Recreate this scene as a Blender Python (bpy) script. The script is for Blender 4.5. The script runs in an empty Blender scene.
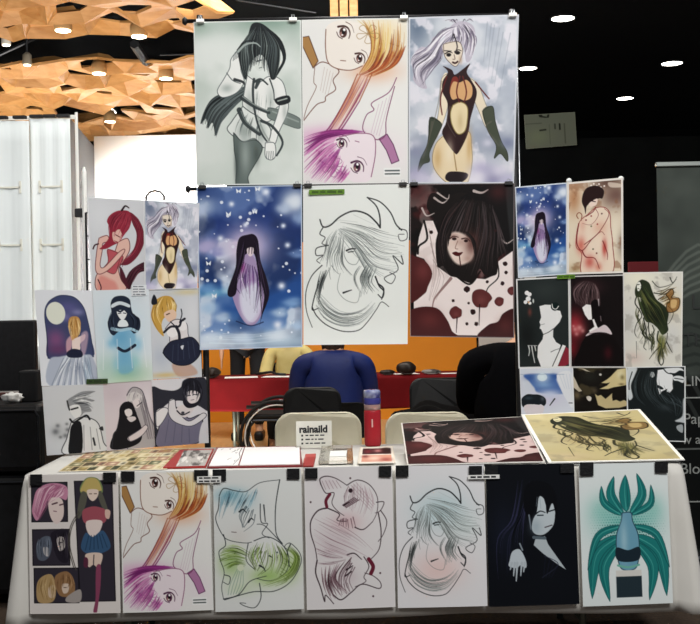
import math, random
import numpy as np

# ---------------------------------------------------------------- printed artwork: a small painter
def hx(c):
    c = c.lstrip('#'); c = c if len(c) == 6 else ''.join(q*2 for q in c)
    return np.array([int(c[i:i+2], 16) for i in (0, 2, 4)], float) / 255.0

def vnoise(X, Y, seed):
    rs = np.random.RandomState(seed)
    g = rs.rand(64, 64)
    xi = np.floor(X).astype(int); yi = np.floor(Y).astype(int)
    fx = X - xi; fy = Y - yi
    fx = fx*fx*(3-2*fx); fy = fy*fy*(3-2*fy)
    a = g[yi % 64, xi % 64]; b = g[yi % 64, (xi+1) % 64]
    c = g[(yi+1) % 64, xi % 64]; d = g[(yi+1) % 64, (xi+1) % 64]
    return (a*(1-fx)+b*fx)*(1-fy) + (c*(1-fx)+d*fx)*fy

def fbm(X, Y, seed, o=4):
    t = 0; amp = .5; n = 0
    for k in range(o):
        t = t + amp*vnoise(X*2**k+7.3*k, Y*2**k+3.1*k, seed+k); n += amp; amp *= .5
    return t/n

def spline(P, closed=False, n=8):
    P = np.array(P, float)
    if len(P) < 3: 
        return np.array([P[0]+(P[-1]-P[0])*t for t in np.linspace(0, 1, n+1)])
    out = []
    m = len(P); rng = m if closed else m-1
    for i in range(rng):
        if closed: p0, p1, p2, p3 = P[(i-1) % m], P[i], P[(i+1) % m], P[(i+2) % m]
        else: p0, p1, p2, p3 = P[max(i-1, 0)], P[i], P[i+1], P[min(i+2, m-1)]
        for k in range(n):
            t = k/n
            out.append(.5*((2*p1)+(-p0+p2)*t+(2*p0-5*p1+4*p2-p3)*t*t+(-p0+3*p1-3*p2+p3)*t**3))
    if not closed: out.append(P[-1])
    return np.array(out)

class Art:
    def __init__(s, rect, W, bg='#e6eae6'):
        x0, y0, x1, y1 = rect
        s.W = W; s.H = max(4, int(round(W*(y1-y0)/(x1-x0))))
        s.px = (x1-x0)/(W-1)
        s.x = np.linspace(x0, x1, s.W); s.y = np.linspace(y0, y1, s.H)
        s.X, s.Y = np.meshgrid(s.x, s.y)
        s.rect = rect
        s.I = np.empty((s.H, s.W, 3)); s.I[:] = hx(bg)
    def box(s, xa, ya, xb, yb):
        i0 = max(0, int(np.searchsorted(s.x, xa))-1); i1 = min(s.W, int(np.searchsorted(s.x, xb))+1)
        j0 = max(0, int(np.searchsorted(s.y, ya))-1); j1 = min(s.H, int(np.searchsorted(s.y, yb))+1)
        return (slice(j0, j1), slice(i0, i1)) if i1 > i0 and j1 > j0 else None
    def mix(s, sl, col, a):
        if isinstance(col, str): col = hx(col)
        s.I[sl] = s.I[sl]*(1-a[..., None]) + col*a[..., None]
    def p(s, col, P, al=1, soft=None, sm=True, edge=None, ew=2):
        Q = spline(P, True, 5) if sm else np.array(P, float)
        soft = soft or s.px*1.1
        b = s.box(Q[:, 0].min()-soft, Q[:, 1].min()-soft, Q[:, 0].max()+soft, Q[:, 1].max()+soft)
        if b is not None:
            X, Y = s.X[b], s.Y[b]; d = np.full(X.shape, 1e18); ins = np.zeros(X.shape, bool)
            m = len(Q)
            for i in range(m):
                ax, ay = Q[i]; bx, by = Q[(i+1) % m]
                dx, dy = bx-ax, by-ay; L = dx*dx+dy*dy+1e-12
                t = np.clip(((X-ax)*dx+(Y-ay)*dy)/L, 0, 1)
                d = np.minimum(d, (X-ax-t*dx)**2+(Y-ay-t*dy)**2)
                if dy != 0:
                    c = ((ay > Y) != (by > Y)) & (X < (bx-ax)*(Y-ay)/dy+ax)
                    ins ^= c
            sd = np.sqrt(d)*np.where(ins, -1, 1)
            s.mix(b, col, al*np.clip(.5-sd/soft, 0, 1))
        if edge: s.l(edge, list(map(tuple, P))+[tuple(P[0])], ew, sm=sm)
        return s
    def l(s, col, P, w=2, al=1, w1=None, sm=True, soft=None):
        Q = spline(P, False, 6) if sm else np.array(P, float)
        w1 = w if w1 is None else w1
        soft = soft or s.px*1.1; mw = max(w, w1)/2+soft
        b = s.box(Q[:, 0].min()-mw, Q[:, 1].min()-mw, Q[:, 0].max()+mw, Q[:, 1].max()+mw)
        if b is None: return s
        X, Y = s.X[b], s.Y[b]; best = np.full(X.shape, 1e9); m = len(Q)-1
        for i in range(m):
            ax, ay = Q[i]; bx, by = Q[i+1]; dx, dy = bx-ax, by-ay; L = dx*dx+dy*dy+1e-12
            t = np.clip(((X-ax)*dx+(Y-ay)*dy)/L, 0, 1)
            hw = (w+(w1-w)*(i+t)/m)/2
            best = np.minimum(best, np.hypot(X-ax-t*dx, Y-ay-t*dy)-hw)
        thin = min(1, max(w, w1)/s.px*1.05)
        s.mix(b, col, al*thin*np.clip(.5-best/soft, 0, 1))
        return s
    def e(s, col, cx, cy, rx, ry=None, al=1, soft=None):
        ry = ry or rx; soft = soft or s.px*1.1
        b = s.box(cx-rx-soft, cy-ry-soft, cx+rx+soft, cy+ry+soft)
        if b is None: return s
        d = (np.hypot((s.X[b]-cx)/rx, (s.Y[b]-cy)/ry)-1)*min(rx, ry)
        s.mix(b, col, al*np.clip(.5-d/soft, 0, 1)); return s
    def g(s, col, cx, cy, rx, ry=None, al=1):
        ry = ry or rx
        s.mix(np.s_[:, :], col, al*np.exp(-(((s.X-cx)/rx)**2+((s.Y-cy)/ry)**2))); return s
    def grad(s, cols, vert=True):
        t = (s.Y-s.rect[1])/(s.rect[3]-s.rect[1]) if vert else (s.X-s.rect[0])/(s.rect[2]-s.rect[0])
        k = np.linspace(0, 1, len(cols)); C = np.array([hx(c) for c in cols])
        for c in range(3): s.I[..., c] = np.interp(t, k, C[:, c])
        return s
    def ns(s, col, sc, thr=.5, soft=.15, seed=1, al=1, ay=1, o=4):
        n = fbm(s.X/sc, s.Y/sc*ay, seed, o)
        s.mix(np.s_[:, :], col, al*np.clip((n-thr)/soft+.5, 0, 1)); return s
    def st(s, col, A, B, n, w, al=1, w1=None, jit=0, seed=3):
        A = spline(A, False, 4); B = spline(B, False, 4); rs = np.random.RandomState(seed)
        ia = np.linspace(0, 1, len(A)); m = max(len(A), len(B)); u = np.linspace(0, 1, m)
        A2 = np.stack([np.interp(u, ia, A[:, k]) for k in (0, 1)], 1)
        B2 = np.stack([np.interp(u, np.linspace(0, 1, len(B)), B[:, k]) for k in (0, 1)], 1)
        for k in range(n):
            f = k/max(1, n-1)
            Q = A2*(1-f)+B2*f + rs.randn(2)*jit
            e0 = int(rs.rand()*.25*m) if jit else 0
            s.l(col, Q[:m-e0] if m-e0 > 3 else Q, w, al, w if w1 is None else w1, sm=False)
        return s
    def border(s, col, fx, fy=None):
        x0, y0, x1, y1 = s.rect; fy = fy or fx
        m = (s.X < x0+fx) | (s.X > x1-fx) | (s.Y < y0+fy) | (s.Y > y1-fy)
        s.I[m] = hx(col); return s
    def sheet(s):
        return np.clip(s.I, 0, 1)

def hair(a, G, n, cols, w, al=.85, seed=1, cut=.35, wob=0.0):
    # tapered strands between neighbouring guide curves
    rs = random.Random(seed); m = 18; R = []
    for g in G:
        q = spline(g, False, 6); t = np.linspace(0, 1, len(q)); u = np.linspace(0, 1, m); R.append(np.stack([np.interp(u, t, q[:, 0]), np.interp(u, t, q[:, 1])], 1))
    cs = [hx(c) for c in cols]
    for k in range(n):
        f = rs.random()*(len(R)-1); i = min(int(f), len(R)-2); f -= i; Q = R[i]*(1-f)+R[i+1]*f
        b0 = int(rs.random()*cut*m); b1 = m-int(rs.random()*cut*m)
        if b1-b0 < 4: continue
        if wob: Q = Q+np.stack([np.sin(np.linspace(0, 9, m)+k)*wob, np.cos(np.linspace(0, 8, m)+k)*wob], 1)
        c = cs[rs.randrange(len(cs))]; ww = w*rs.uniform(.6, 1.2); mid = b0+max(2, (b1-b0)//3)
        a.l(c, Q[b0:mid+1], w*.1, al, ww, sm=False); a.l(c, Q[mid:b1], ww, al, w*.1, sm=False)
def eye(a, x, y, r, col='#3a2a30', ang=0):
    c, s_ = math.cos(ang), math.sin(ang); T = lambda u, v: (x+r*(u*c-v*s_), y+r*(u*s_+v*c))
    a.e('#f3ece8', x, y, r*.95, r*.8)
    a.e(col, x, y, r*.6, r*.82, .95); a.e('#b78a80', *T(.05, .3), r*.36, r*.36, .8); a.e('#140c10', *T(0, -.05), r*.26, r*.36); a.e('#ffffff', *T(-.22, -.4), r*.2, r*.22); a.e('#ffffff', *T(.2, .35), r*.12, r*.12)
    a.l(col, [T(-1.2, .05), T(-.7, -.72), T(0, -1.0), T(.8, -.75), T(1.3, -.1)], r*.34, 1, r*.12); a.l(col, [T(-.7, .75), T(0, .95), T(.7, .72)], r*.12); a.l(col, [T(-1.0, -1.35), T(0, -1.7), T(1.1, -1.3)], r*.12, .8, r*.05)

# ---- large hanging prints
def art_ponytail(W):
    a = Art((43, 70, 397, 607), W, '#c6d2ca')
    a.ns('#e8eeea', 150, .5, .3, 4).g('#7f9a8c', 290, 72, 150, 50, .85).g('#8fa89a', 60, 85, 60, 40, .7).g('#e2e9e4', 100, 480, 110, 180, .8).g('#d8e0da', 350, 480, 60, 100, .6).g('#e8eeea', 100, 160, 60, 40, .7)
    D = '#23282b'; M = '#5c6768'; L = '#f4f6f3'
    a.p('#3a4143', [(214, 280), (190, 298), (130, 308), (95, 328), (72, 366), (60, 405), (80, 388), (84, 420), (100, 402), (110, 445), (124, 410), (150, 378), (175, 350), (205, 325), (230, 300)])
    hair(a, [[(225, 280), (150, 305), (90, 340), (62, 402)], [(225, 290), (160, 325), (110, 370), (85, 425)], [(228, 302), (180, 345), (135, 390), (112, 450)]], 46, [D, '#15191b', '#6f7b7b', M], 6, .9, 3, .3)
    hair(a, [[(280, 88), (330, 130), (348, 190), (326, 240), (308, 265)], [(275, 92), (318, 140), (338, 195), (318, 235), (302, 258)]], 14, [D, '#15191b'], 5, 1, 5, .15)
    a.p(L, [(186, 168), (165, 195), (160, 225), (140, 260), (118, 298), (136, 320), (182, 305), (207, 270), (198, 235), (194, 200)], edge=M, ew=2.5); a.g('#a9b5b0', 150, 290, 20, 14, .8); a.l(M, [(150, 240), (170, 265), (195, 275)], 3); a.l(D, [(176, 262), (205, 272), (212, 290)], 10, .9, 5)
    for k in range(4): a.l(M, [(172+5*k, 200-3*k), (178+5*k, 176-2*k), (186+4*k, 170)], 2)
    a.p(L, [(218, 250), (255, 272), (285, 255), (312, 255), (336, 275), (346, 322), (330, 345), (310, 360), (300, 392), (270, 402), (230, 384), (202, 350), (208, 300)], edge=M, ew=2.5)
    a.g('#aab5b0', 225, 340, 16, 40, .7).g('#b6c0bb', 295, 330, 14, 40, .7); hair(a, [[(240, 300), (232, 350), (226, 385)], [(300, 290), (300, 340), (290, 395)]], 12, ['#8d9895', '#c2cac6'], 3, .7, 8, .5)
    a.p('#77837f', [(285, 356), (320, 362), (388, 390), (388, 424), (330, 406), (285, 388)], edge='#4a5554', ew=2); a.l('#a9b4ae', [(300, 368), (385, 402)], 5, .7)
    a.p(L, [(325, 342), (352, 342), (346, 382), (322, 432), (308, 472), (290, 482), (280, 466), (300, 420), (315, 380)], edge=M, ew=2.5); a.g('#b2bcb7', 340, 370, 8, 30, .7); a.p(D, [(308, 328), (352, 316), (358, 338), (322, 348)]); a.l('#aab4ae', [(318, 334), (348, 326)], 4)
    a.p('#e9eeea', [(202, 350), (165, 398), (150, 428), (198, 464), (240, 456), (272, 486), (294, 430), (262, 392), (225, 368)], edge='#4d5757', ew=3); a.g('#8f9b97', 205, 430, 20, 30, .75).g('#9aa5a1', 262, 440, 14, 30, .75); hair(a, [[(205, 365), (180, 410), (172, 440)], [(265, 400), (262, 440), (262, 475)]], 16, ['#78837f', '#b9c2bd', M], 4, .8, 4, .4)
    for P, w in (([(240, 262), (236, 300), (240, 360), (258, 430), (288, 476)], 9), ([(200, 322), (240, 350), (288, 372)], 16), ([(190, 362), (210, 405), (256, 442)], 18), ([(262, 398), (300, 418), (332, 468), (312, 512)], 10), ([(255, 268), (246, 290)], 15), ([(292, 262), (304, 300), (306, 330)], 5), ([(240, 272), (262, 262), (285, 280)], 8)): a.l('#373f41', P, w, .95, w*.6)
    a.l('#9fa9a5', [(202, 318), (242, 346), (285, 366)], 4, .8); a.l('#8b9793', [(196, 366), (214, 402), (254, 434)], 4, .7); a.l('#98a39e', [(250, 380), (268, 430), (292, 470)], 5, .8)
    a.p('#66726f', [(170, 436), (200, 466), (240, 460), (264, 482), (256, 512), (236, 545), (216, 580), (216, 610), (177, 610), (178, 545), (171, 490)], edge='#3c4545', ew=3); a.g('#a4b0ab', 208, 510, 16, 60, .75).g('#434d4c', 178, 540, 8, 60, .7).g('#48524f', 245, 510, 10, 30, .6)
    a.p(L, [(275, 470), (305, 472), (308, 512), (293, 526), (274, 514)], edge=M, ew=2.5)
    for k in range(4): a.l(M, [(280+7*k, 498), (278+7*k, 522)], 2)
    a.p(D, [(235, 82), (262, 78), (292, 98), (316, 128), (328, 165), (322, 215), (313, 258), (296, 262), (288, 225), (278, 196), (262, 182), (246, 192), (226, 215), (214, 262), (203, 245), (190, 190), (196, 150), (220, 122)])
    a.p('#dfe5e0', [(240, 196), (262, 186), (276, 206), (272, 226), (258, 236), (244, 224)]); a.l(D, [(250, 204), (264, 200)], 4); a.l(M, [(258, 226), (266, 224)], 2.5)
    hair(a, [[(250, 84), (206, 140), (196, 200), (210, 262)], [(255, 86), (225, 150), (232, 200), (225, 240)], [(262, 86), (262, 150), (256, 190), (250, 212)], [(270, 88), (300, 150), (292, 220), (300, 262)], [(280, 92), (322, 150), (326, 210), (310, 258)]], 70, ['#15191b', '#4f5a5c', '#39413f', '#7c8886'], 4, .85, 6, .3)
    a.l('#aab6b2', [(190, 170), (214, 148), (246, 144), (262, 156)], 8, .95, 3); a.l(D, [(186, 166), (210, 140), (250, 134)], 4)
    return a.border('#e3e9e5', 4)

def pair_faces(a, full=True):
    O, M = '#b4672e', '#b04a92'
    a.g('#f4dca6', 300, 90, 90, 60, .75).g('#e9a072', 270, 215, 90, 40, .6).g('#dd9ac8', 110, 440, 110, 34, .8).g('#eec3df', 110, 520, 90, 70, .55).g('#f3e0ec', 330, 500, 60, 60, .5)
    # scarves and straps
    a.p('#b08550', [(18, 96), (46, 92), (78, 178), (60, 202), (40, 160), (18, 112)], edge='#5a3a2a', ew=3, sm=False)
    a.p('#b57fa8', [(290, 450), (318, 434), (340, 470), (360, 526), (334, 536), (316, 490)], edge='#5a2d55', ew=3, sm=False)
    a.l('#6d4033', [(64, 198), (96, 182), (150, 212), (130, 245), (138, 278), (105, 300), (100, 318), (70, 330), (26, 382)], 3)
    a.l('#6d4033', [(66, 200), (62, 250), (70, 270), (40, 330), (25, 378)], 2)
    a.st('#a58a80', [(100, 200), (85, 280)], [(130, 220), (110, 300)], 4, 1.5, .6)
    a.l('#7a3460', [(352, 240), (325, 290), (265, 326), (272, 350), (246, 368), (234, 420), (280, 452), (312, 438), (316, 380), (345, 270)], 3)
    a.st('#b58aa8', [(330, 300), (290, 440)], [(290, 330), (262, 430)], 4, 1.5, .6)
    # faces
    a.p('#f6efe6', [(108, 62), (104, 120), (112, 180), (140, 205), (190, 212), (232, 196), (262, 150), (250, 70), (200, 45), (150, 40)])
    a.l('#7a4a38', [(106, 70), (104, 130), (112, 182), (142, 205), (192, 212), (232, 198)], 3)
    a.p('#f5e9ef', [(130, 470), (150, 440), (215, 430), (272, 442), (276, 520), (258, 590), (200, 598), (150, 540)])
    a.l('#8a4a70', [(150, 442), (215, 430), (270, 440), (277, 500), (262, 580)], 3)
    # hair of the upper head: gold to orange
    hair(a, [[(215, 40), (255, 80), (262, 150), (218, 226)], [(275, 42), (278, 110), (262, 180), (228, 228)], [(330, 44), (325, 130), (300, 195), (240, 232)], [(388, 60), (380, 150), (345, 205), (262, 238)]], 120, ['#d9b45c', '#c98a3c', '#b4622e', '#efd694', '#8a4a2a'], 6, .6, 2, .45)
    hair(a, [[(290, 150), (262, 205), (215, 230)], [(388, 130), (350, 195), (262, 238)]], 50, ['#9c4626', '#7c3420', '#c8703c'], 5, .75, 4, .4)
    if 0: a.st('#d8b25a', [(230, 44), (262, 120), (225, 215)], [(385, 60), (372, 150), (300, 225)], 22, 4, .55, 2, 3)
    if 0: a.st(O, [(262, 130), (255, 180), (210, 226)], [(385, 120), (350, 190), (262, 236)], 16, 5, .6, 2, 3)
    if 0: a.st('#7c3a26', [(275, 150), (262, 195), (215, 228)], [(375, 150), (330, 205), (255, 238)], 8, 2.5, .8, 1, 2)
    # long strands joining the two
    for k, (x0, x1) in enumerate(((215, 112), (228, 122), (255, 150), (266, 160))):
        a.l('#a85a3c', [(x0, 226), ((x0+x1)/2+8, 320)], 4, .9); a.l('#8e3a6c', [((x0+x1)/2+8, 320), (x1, 412), (x1-25, 428)], 4, .9, 6)
    hair(a, [[(215, 228), (165, 320), (112, 415)], [(262, 238), (210, 330), (155, 412)]], 26, ['#b4623c', '#8e3a5c', '#d9a08c', '#7c3048'], 4, .7, 9, .3); a.p('#e7b6a6', [(222, 230), (252, 240), (150, 410), (126, 410)], .35)
    # hair of the lower head: magenta
    hair(a, [[(250, 424), (150, 414), (70, 424), (22, 440)], [(200, 430), (110, 440), (60, 470), (22, 500)], [(165, 450), (110, 490), (60, 540), (24, 580)], [(150, 500), (130, 550), (90, 600)], [(190, 560), (170, 585), (150, 606)]], 120, ['#b04a92', '#8e3a86', '#d98cc0', '#c86ab0', '#7a2a6a'], 6, .6, 3, .45)
    hair(a, [[(240, 424), (140, 414), (24, 436)], [(170, 432), (90, 450), (26, 500)]], 44, ['#7a2a6c', '#5f2058', '#a03c8c'], 5, .75, 6, .4)
    if 0: a.st(M, [(245, 424), (150, 415), (24, 440)], [(165, 470), (90, 470), (24, 560)], 20, 5, .55, 2, 3)
    if 0: a.st('#6f2a66', [(200, 424), (120, 425), (30, 455)], [(150, 470), (80, 490), (30, 545)], 7, 2.5, .8, 1, 2)
    if 0: a.st('#d98cc0', [(120, 480), (60, 540), (30, 590)], [(190, 560), (150, 590), (130, 605)], 10, 3, .5, 1, 2)
    # plain flower pins
    for cx, cy, c in ((252, 88, '#a08050'), (130, 545, '#a86a98')):
        for k in range(5):
            t = k*1.257+.3; a.l(c, [(cx, cy), (cx+34*math.cos(t-.35), cy+28*math.sin(t-.35)), (cx+40*math.cos(t), cy+34*math.sin(t)), (cx+34*math.cos(t+.35), cy+28*math.sin(t+.35)), (cx, cy)], 2.2, .8)
    eye(a, 166, 82, 22, '#43241f', .9); eye(a, 222, 172, 18, '#43241f', .9)
    eye(a, 158, 464, 17, '#4a2040', .7); eye(a, 212, 546, 21, '#4a2040', .7)
    a.l('#7a4a38', [(156, 178), (174, 180)], 2.5); a.l('#8a4a70', [(206, 456), (220, 460)], 2.5)
    return a

def art_pair(W, signed=True):
    a = Art((21, 35, 392, 603), W, '#efefec')
    pair_faces(a)
    if signed:
        a.p('#f6f7f5', [(306, 550), (366, 550), (366, 580), (306, 580)], sm=False)
        for y in (560, 571):
            for x in range(312, 358, 13): a.l('#50585a', [(x, y), (x+10, y)], 5, sm=False)
    return a.border('#f0f1ee', 4)

def silver(a):
    a.ns('#d5dae2', 120, .5, .25, 11).g('#4c6079', 225, 80, 50, 70, .85).g('#6c7d98', 205, 200, 35, 90, .5).g('#e4e8ec', 300, 90, 60, 60, .5).g('#8a93aa', 480, 470, 90, 50, .8).g('#7f8aa2', 230, 520, 60, 70, .7)
    a.ns('#eceaf2', 60, .58, .12, 23, .8)
    a.st('#7d8798', [(440, 70), (430, 200)], [(530, 110), (500, 300)], 6, 4, .3, 2, 6)
    # hair blown to the left
    a.p('#c3bdcb', [(300, 150), (318, 100), (345, 72), (380, 70), (408, 92), (412, 150), (398, 195), (382, 200), (372, 150), (330, 138), (305, 165), (292, 205), (262, 225), (245, 260), (252, 288), (225, 282), (205, 255), (212, 225), (198, 200), (210, 170), (232, 150), (262, 150), (270, 120), (290, 118)])
    GH = [[(350, 82), (300, 95), (250, 150), (205, 178), (200, 215)], [(350, 90), (305, 120), (262, 175), (212, 215), (215, 262)], [(345, 100), (310, 140), (285, 195), (240, 240), (250, 290)], [(335, 118), (305, 150), (298, 190), (270, 225), (225, 284)]]
    hair(a, GH, 80, ['#4a4654', '#6c6678', '#ece8f2', '#8f889c', '#f6f2f8'], 5, .85, 3, .4, 2.5)
    hair(a, [[(340, 84), (330, 120), (318, 150)], [(352, 78), (362, 120), (352, 150)], [(370, 76), (400, 120), (392, 190)], [(390, 82), (415, 130), (402, 190)]], 50, ['#4a4654', '#ece8f2', '#7c7488', '#f4f0f6'], 5, .85, 5, .4, 1.5)
    hair(a, [[(340, 76), (320, 62), (300, 66)], [(380, 72), (400, 62), (418, 76)]], 14, ['#55505e', '#c9c3d0'], 4, .9, 8, .3)
    # legs, torso, arms
    a.p('#ecd9b4', [(318, 440), (285, 470), (272, 520), (285, 565), (330, 604), (390, 604), (408, 540), (405, 480), (392, 430)], edge='#8a7450', ew=2)
    a.l('#a88a5c', [(345, 500), (355, 560)], 4)
    a.p('#f0e2c8', [(320, 240), (300, 260), (296, 330), (285, 400), (262, 440), (280, 460), (308, 400), (325, 330)], edge='#8d8a80', ew=2)
    a.p('#e9dcc4', [(395, 255), (425, 280), (450, 340), (476, 400), (455, 420), (430, 370), (405, 310)], edge='#8d8a80', ew=2)
    a.p('#3f463a', [(262, 385), (302, 405), (290, 440), (262, 500), (262, 530), (240, 540), (222, 565), (232, 520), (255, 470)], edge='#20241e', ew=2)
    a.p('#454c3e', [(440, 365), (474, 350), (485, 400), (505, 460), (528, 500), (530, 530), (505, 505), (484, 520), (490, 480), (460, 430)], edge='#20241e', ew=2)
    B = '#2c1719'
    a.p(B, [(322, 235), (305, 215), (335, 228), (345, 244), (372, 226), (396, 208), (385, 235), (400, 262), (420, 300), (412, 345), (400, 390), (392, 440), (362, 500), (345, 500), (305, 440), (318, 400), (322, 340), (304, 300), (305, 265)])
    a.p('#7e2b22', [(345, 250), (335, 260), (328, 300), (340, 320), (352, 300), (356, 258)])
    a.p('#d8a876', [(340, 268), (330, 300), (338, 326), (358, 322), (380, 330), (402, 318), (404, 285), (385, 262), (362, 270)])
    a.p('#ead9b0', [(340, 345), (332, 372), (338, 410), (358, 440), (382, 430), (390, 390), (388, 350), (365, 335)], edge='#8b7a48', ew=3)
    for P in ([(362, 250), (352, 300), (362, 335)], [(372, 250), (385, 300), (378, 335)], [(318, 250), (298, 320), (304, 376)], [(415, 270), (440, 300), (462, 325)]): a.l('#5e1f1e', P, 5, .95, 4)
    # face
    a.p('#e8dccb', [(306, 142), (355, 135), (370, 160), (366, 188), (350, 216), (330, 206), (310, 180)], edge='#5b4c48', ew=2)
    a.e('#1c1618', 324, 178, 8, 6); a.e('#1c1618', 354, 172, 8, 6); a.l('#1c1618', [(312, 174), (324, 168), (336, 172)], 4, 1, 2); a.l('#1c1618', [(344, 168), (356, 162), (366, 166)], 4, 1, 2); a.l('#1c1618', [(310, 164), (332, 166)], 3); a.l('#3a1a1c', [(338, 203), (346, 206), (354, 201)], 6); a.l('#7a6258', [(342, 178), (345, 192), (338, 193)], 2.5); a.g('#b89a80', 364, 195, 6, 14, .7)
    a.l('#3a3236', [(340, 110), (352, 150), (345, 172)], 4)
    a.p('#221a1e', [(318, 590), (330, 565), (388, 568), (392, 585), (360, 604)])
    for x, y, r, c in ((215, 575, 34, '#9a96ba'), (240, 590, 24, '#dcd8ea'), (440, 560, 34, '#b3aed0'), (480, 590, 40, '#8e8ab0'), (500, 560, 24, '#e6e2f0'), (420, 595, 22, '#efecf6'), (535, 590, 30, '#c2bedb'), (460, 470, 18, '#d6d6e4'), (530, 470, 22, '#7f87a4'), (215, 470, 22, '#c8cad8'), (215, 500, 26, '#8f94ae')): a.g(c, x, y, r, r*.75, .85)
    a.g('#a9a4c6', 470, 560, 40, 30, .3).g('#e9e6f2', 430, 580, 30, 24, .8).g('#c9c6dc', 225, 585, 40, 30, .8)
    for q in (([(300, 265), (290, 340), (268, 430)], 6), ([(330, 350), (322, 400), (350, 450)], 5), ([(470, 400), (455, 420), (500, 480)], 6), ([(270, 400), (262, 450), (240, 520)], 7)): a.l('#6d665a', q[0], q[1], .45, 2)
    a.g('#c9a46c', 290, 520, 14, 40, .7).g('#c9a46c', 398, 480, 10, 50, .7).g('#f6ead0', 330, 500, 14, 40, .6).g('#a8905e', 365, 400, 10, 30, .35)
    return a

def art_silver(W):
    a = Art((190, 50, 555, 604), W, '#aab3c2')
    return silver(a).border('#d6dae2', 5)

def starry(a, x0, y0, w, h, fig=True):
    X = lambda u: x0+u*w
    Y = lambda v: y0+v*h
    a.grad(['#1c3470', '#22397a', '#264a8c', '#2a559a', '#8ab0d6'])
    a.ns('#7f9cd0', w*.45, .52, .16, 5, .6).ns('#dbe6f4', w*.32, .58, .1, 9, .9).ns('#1c2b55', w*.4, .58, .16, 17, .7)
    a.g('#cfdcea', X(.93), Y(.1), w*.14, h*.09, .9).g('#b7c9e0', X(.06), Y(.12), w*.12, h*.06, .8).g('#b9b0d6', X(.1), Y(.36), w*.15, h*.05, .8).g('#dfe9f3', X(.05), Y(.97), w*.4, h*.06, .9).g('#c4dcea', X(.8), Y(.96), w*.4, h*.06, .8).g('#6fb4d6', X(.15), Y(.65), w*.2, h*.03, .7)
    a.g('#d8c8e0', X(.48), Y(.38), w*.22, h*.12, .85)
    rs = random.Random(4)
    for k in range(70):
        x, y = X(rs.random()), Y(rs.random()*.95); r = w*rs.choice((.006, .008, .01, .016))
        a.e('#eef4ff', x, y, r, r, .9)
    for x, y, r in ((.33, .11, .022), (.66, .04, .03), (.22, .32, .024), (.86, .37, .022), (.8, .62, .03), (.76, .86, .035), (.55, .15, .014), (.13, .4, .016), (.46, .24, .02), (.82, .25, .02)):
        a.g('#e8f0ff', X(x), Y(y), w*r*1.2, w*r*1.2, 1)
    for x, y in ((.4, .03), (.58, .02), (.3, .17), (.15, .67), (.9, .85), (.1, .47), (.55, .16)):
        r = w*.024
        for sx in (-1, 1): a.p('#eef4fb', [(X(x), Y(y)), (X(x)+sx*r, Y(y)-r), (X(x)+sx*r*.9, Y(y)+r*.2), (X(x)+sx*r*.7, Y(y)+r), (X(x), Y(y)+r*.3)], sm=False)
    # robed figure with long dark hair
    for cx, cy, rx, ry, c in ((.92, .1, .1, .05, '#e6eef8'), (.82, .14, .08, .04, '#c4d4ea'), (.97, .2, .06, .05, '#9fb8dc'), (.03, .14, .08, .05, '#bccbe6'), (.06, .37, .09, .03, '#b7b0d8'), (.18, .4, .08, .025, '#8f92c8'), (.95, .42, .1, .025, '#7f9ed0'), (.08, .62, .12, .03, '#6fa0d2'), (.1, .74, .12, .04, '#a8c8e6'), (.22, .8, .1, .03, '#c8dcf0'), (.9, .72, .12, .03, '#8fb4de'), (.78, .78, .1, .03, '#c2d8ee'), (.1, .92, .18, .03, '#dce9f6'), (.4, .93, .16, .03, '#cfe0f2'), (.75, .92, .2, .035, '#e2edf8'), (.95, .86, .08, .03, '#b0cce8')):
        for q in range(4): a.g(c, X(cx+.035*math.sin(q*2.4)), Y(cy+.018*math.cos(q*2.4)), w*rx*.55, h*ry*.6, .6)
    a.g('#d9c6e4', X(.48), Y(.36), w*.16, h*.09, .8)
    a.p('#a894bc', [(X(.42), Y(.42)), (X(.34), Y(.55)), (X(.32), Y(.66)), (X(.4), Y(.8)), (X(.5), Y(.86)), (X(.6), Y(.8)), (X(.64), Y(.62)), (X(.58), Y(.5)), (X(.52), Y(.43))])
    a.p('#cdbfdc', [(X(.4), Y(.66)), (X(.42), Y(.78)), (X(.52), Y(.84)), (X(.6), Y(.76)), (X(.6), Y(.6)), (X(.5), Y(.62))], .9)
    a.st('#4b3560', [(X(.44), Y(.47)), (X(.36), Y(.6)), (X(.4), Y(.66))], [(X(.54), Y(.5)), (X(.58), Y(.62)), (X(.56), Y(.78))], 6, w*.008, .8)
    a.p('#dfe4f2', [(X(.4), Y(.68)), (X(.44), Y(.62)), (X(.56), Y(.6)), (X(.6), Y(.7)), (X(.56), Y(.8)), (X(.48), Y(.84)), (X(.42), Y(.78))], .8, w*.05)
    hair(a, [[(X(.44), Y(.46)), (X(.4), Y(.56)), (X(.46), Y(.64))], [(X(.56), Y(.5)), (X(.6), Y(.62)), (X(.54), Y(.82))]], 26, ['#5a3a78', '#e6dcf0', '#8a5a9c', '#3a2850'], w*.012, .7, 3, .5)
    a.g('#a43a8a', X(.42), Y(.5), w*.03, h*.03, .7)
    a.p('#1d1523', [(X(.48), Y(.3)), (X(.4), Y(.32)), (X(.37), Y(.4)), (X(.36), Y(.5)), (X(.28), Y(.64)), (X(.3), Y(.68)), (X(.36), Y(.66)), (X(.38), Y(.56)), (X(.42), Y(.48)), (X(.46), Y(.42)), (X(.54), Y(.42)), (X(.58), Y(.54)), (X(.63), Y(.66)), (X(.62), Y(.74)), (X(.585), Y(.86)), (X(.61), Y(.8)), (X(.68), Y(.68)), (X(.66), Y(.58)), (X(.6), Y(.46)), (X(.58), Y(.34)), (X(.54), Y(.3))])
    a.p('#e6d6dc', [(X(.475), Y(.385)), (X(.53), Y(.38)), (X(.53), Y(.42)), (X(.5), Y(.435)), (X(.475), Y(.415))])
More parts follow.
